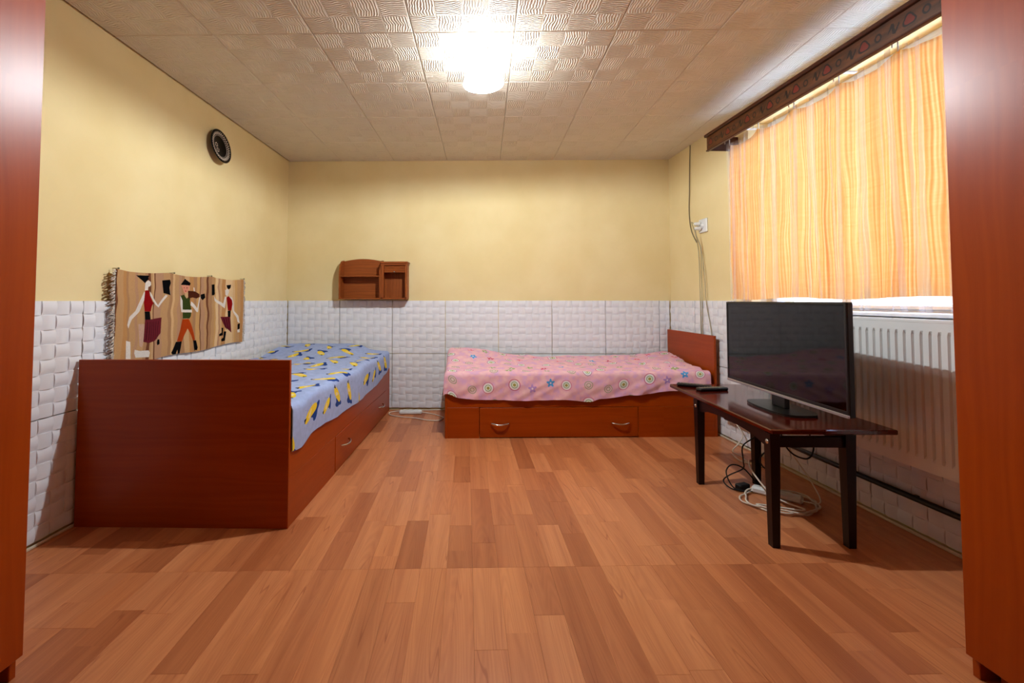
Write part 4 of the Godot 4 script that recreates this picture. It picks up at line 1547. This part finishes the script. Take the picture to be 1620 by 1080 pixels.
func build_cables() -> void:
	# socket and wires on the window wall
	var so := thing("wall_socket", "white double wall socket between the pink bed and the curtain", "socket", right_frame)
	var st := begin()
	box(st, Vector3(-0.014, 1.555, 0.505), Vector3(0.0, 1.665, 0.615), 0.004)
	part("plate", st, M.white_plastic, so)
	st = begin()
	lathe(st, [Vector2(0, 0.012), Vector2(0.019, 0.012), Vector2(0.022, 0.0)], 24)
	var insert := part("insert", st, M.white_plastic, so)
	insert.transform = Transform3D(Basis(Vector3.BACK, PI / 2), Vector3(-0.012, 1.61, 0.56))
	for k in 2:
		var plug := thing("plug", "white plug in the wall socket, its cord looping up" if k == 0 else "white plug in the wall socket, cords hanging from it", "plug", right_frame)
		st = begin()
		lathe(st, [Vector2(0, 0.045), Vector2(0.010, 0.043), Vector2(0.014, 0.03), Vector2(0.017, 0.0)], 20)
		var pb := part("plug_body", st, M.white_plastic, plug)
		pb.transform = Transform3D(Basis(Vector3.BACK, PI / 2), Vector3(-0.0245, 1.628 - k * 0.038, 0.535 + k * 0.01))
	cord("wall_cable", "grey cable hanging from the ceiling beside the wall socket", [Vector3(-0.006, 2.328, 0.385), Vector3(-0.008, 2.15, 0.375), Vector3(-0.012, 1.95, 0.372), Vector3(-0.008, 1.75, 0.355), Vector3(-0.008, 1.60, 0.385), Vector3(-0.012, 1.485, 0.470)], 0.0035, M.old_cord, right_frame)
	cord("wall_cable", "thin cord looping from the upper plug of the wall socket", [Vector3(-0.066, 1.630, 0.53), Vector3(-0.07, 1.648, 0.50), Vector3(-0.04, 1.64, 0.455), Vector3(-0.012, 1.56, 0.455), Vector3(-0.012, 1.40, 0.495), Vector3(-0.020, 1.18, 0.52), Vector3(-0.024, 0.95, 0.53), Vector3(-0.026, 0.76, 0.535), Vector3(-0.026, 0.52, 0.54)], 0.003, M.grey_cord, right_frame)
	for k in 2:
		var s := -1.0 if k == 0 else 1.0
		cord("wall_cable", "thin cord hanging from the lower plug straight down the panels" if k == 0 else "thin cord hanging from the lower plug and swinging towards the curtain", [Vector3(-0.062, 1.588, 0.545), Vector3(-0.06, 1.54, 0.546), Vector3(-0.024, 1.42, 0.552 + s * 0.004), Vector3(-0.022, 1.2, 0.570 + s * 0.022), Vector3(-0.024, 0.98, 0.585 + s * 0.03), Vector3(-0.026, 0.77, 0.615 + s * 0.06), Vector3(-0.026, 0.52, 0.62 + s * 0.07)], 0.003, M.grey_cord, right_frame)
	# power strip by the back wall
	power_strip("short white power strip on the floor between the two beds", Transform3D(Basis(Vector3.UP, deg_to_rad(4)), Vector3(-0.655, 0, -3.905)), 0.20, 3)
	cord("power_cable", "cream cable looping on the floor from the strip between the beds", [Vector3(-0.56, 0.018, -3.912), Vector3(-0.50, 0.005, -3.92), Vector3(-0.42, 0.005, -3.86), Vector3(-0.35, 0.005, -3.77), Vector3(-0.38, 0.005, -3.69), Vector3(-0.47, 0.005, -3.69), Vector3(-0.60, 0.005, -3.76), Vector3(-0.74, 0.005, -3.80), Vector3(-0.83, 0.005, -3.86), Vector3(-0.84, 0.005, -3.95), Vector3(-0.72, 0.005, -4.01), Vector3(-0.50, 0.005, -4.03), Vector3(-0.36, 0.012, -4.035), Vector3(-0.31, 0.05, -4.04), Vector3(-0.305, 0.25, -4.043)], 0.0045, M.cream_cord)
	# under the table
	power_strip("white power strip on the floor under the television table", Transform3D(Basis(Vector3.UP, deg_to_rad(-40)), Vector3(1.50, 0, -2.30)), 0.22, 3)
	var coil := []
	for k in 40:
		var t := TAU * k / 16.0
		var g := k / 40.0
		coil.append(Vector3(1.46 + (0.165 + 0.015 * sin(k * 1.7)) * cos(t) + 0.02 * g, 0.006 + 0.014 * g, -2.235 + (0.13 + 0.012 * cos(k * 2.1)) * sin(t)))
	coil.append(Vector3(1.50, 0.03, -2.10))
	coil.append(Vector3(1.42, 0.05, -2.20))
	coil.append(Vector3(1.40, 0.12, -2.34))
	coil.append(Vector3(1.46, 0.13, -2.46))
	coil.append(Vector3(1.56, 0.06, -2.60))
	coil.append(Vector3(1.60, 0.008, -2.80))
	coil.append(Vector3(1.62, 0.006, -2.92))
	cord("power_cable", "white cable lying in a coil on the floor under the table", coil, 0.0042, M.cream_cord)
	cord("power_cable", "white cable drooping from the bed end to the floor beside the wall", [Vector3(1.72, 0.25, -3.18), Vector3(1.735, 0.17, -3.08), Vector3(1.75, 0.10, -3.02), Vector3(1.70, 0.055, -2.98), Vector3(1.63, 0.02, -2.93), Vector3(1.66, 0.006, -2.88), Vector3(1.64, 0.006, -2.80), Vector3(1.68, 0.006, -2.70)], 0.0042, M.cream_cord)
	cord("power_cable", "thin white cable arching up from the floor strip under the table", [Vector3(1.57, 0.02, -2.22), Vector3(1.63, 0.03, -2.18), Vector3(1.64, 0.10, -2.25), Vector3(1.60, 0.22, -2.33), Vector3(1.57, 0.33, -2.36), Vector3(1.56, 0.44, -2.36)], 0.003, M.cream_cord)
	var plug := thing("plug", "black plug standing in the strip under the table", "plug", Transform3D(Basis.IDENTITY, Vector3(1.465, 0.0375, -2.265)))
	st = begin()
	lathe(st, [Vector2(0, 0.05), Vector2(0.006, 0.048), Vector2(0.012, 0.03), Vector2(0.016, 0.004), Vector2(0.016, 0.0), Vector2(0, 0)], 16)
	part("plug_body", st, M.black_rubber, plug)
	cord("television_cable", "black cable rising from the black plug to the television", [Vector3(1.465, 0.085, -2.265), Vector3(1.46, 0.13, -2.28), Vector3(1.43, 0.16, -2.30), Vector3(1.42, 0.20, -2.30), Vector3(1.45, 0.26, -2.28), Vector3(1.46, 0.36, -2.26), Vector3(1.49, 0.43, -2.22), Vector3(1.53, 0.448, -2.2)], 0.0035, M.black_rubber)
	cord("television_cable", "black cable hanging in a wide loop below the tabletop", [Vector3(1.52, 0.448, -2.14), Vector3(1.545, 0.37, -2.12), Vector3(1.545, 0.31, -2.10), Vector3(1.50, 0.275, -2.08), Vector3(1.43, 0.30, -2.08), Vector3(1.40, 0.36, -2.10), Vector3(1.42, 0.43, -2.13), Vector3(1.44, 0.448, -2.15)], 0.0035, M.black_rubber)
	cord("television_cable", "black cable tangled round the far table leg", [Vector3(1.43, 0.448, -2.25), Vector3(1.42, 0.36, -2.27), Vector3(1.39, 0.31, -2.29), Vector3(1.35, 0.25, -2.33), Vector3(1.38, 0.16, -2.38), Vector3(1.40, 0.10, -2.42), Vector3(1.35, 0.05, -2.46), Vector3(1.30, 0.03, -2.43), Vector3(1.32, 0.008, -2.38), Vector3(1.40, 0.006, -2.36), Vector3(1.46, 0.02, -2.40), Vector3(1.42, 0.09, -2.44), Vector3(1.36, 0.11, -2.45), Vector3(1.31, 0.08, -2.42), Vector3(1.32, 0.02, -2.37), Vector3(1.38, 0.012, -2.34), Vector3(1.43, 0.006, -2.37)], 0.0035, M.black_rubber)
	var br := thing("power_adapter", "black power adapter on the floor beside the cable coil", "adapter", Transform3D(Basis(Vector3.UP, deg_to_rad(20)), Vector3(1.385, 0, -2.40)))
	st = begin()
	box(st, Vector3(-0.035, 0, -0.02), Vector3(0.035, 0.028, 0.02), 0.005)
	part("body", st, M.black_rubber, br)
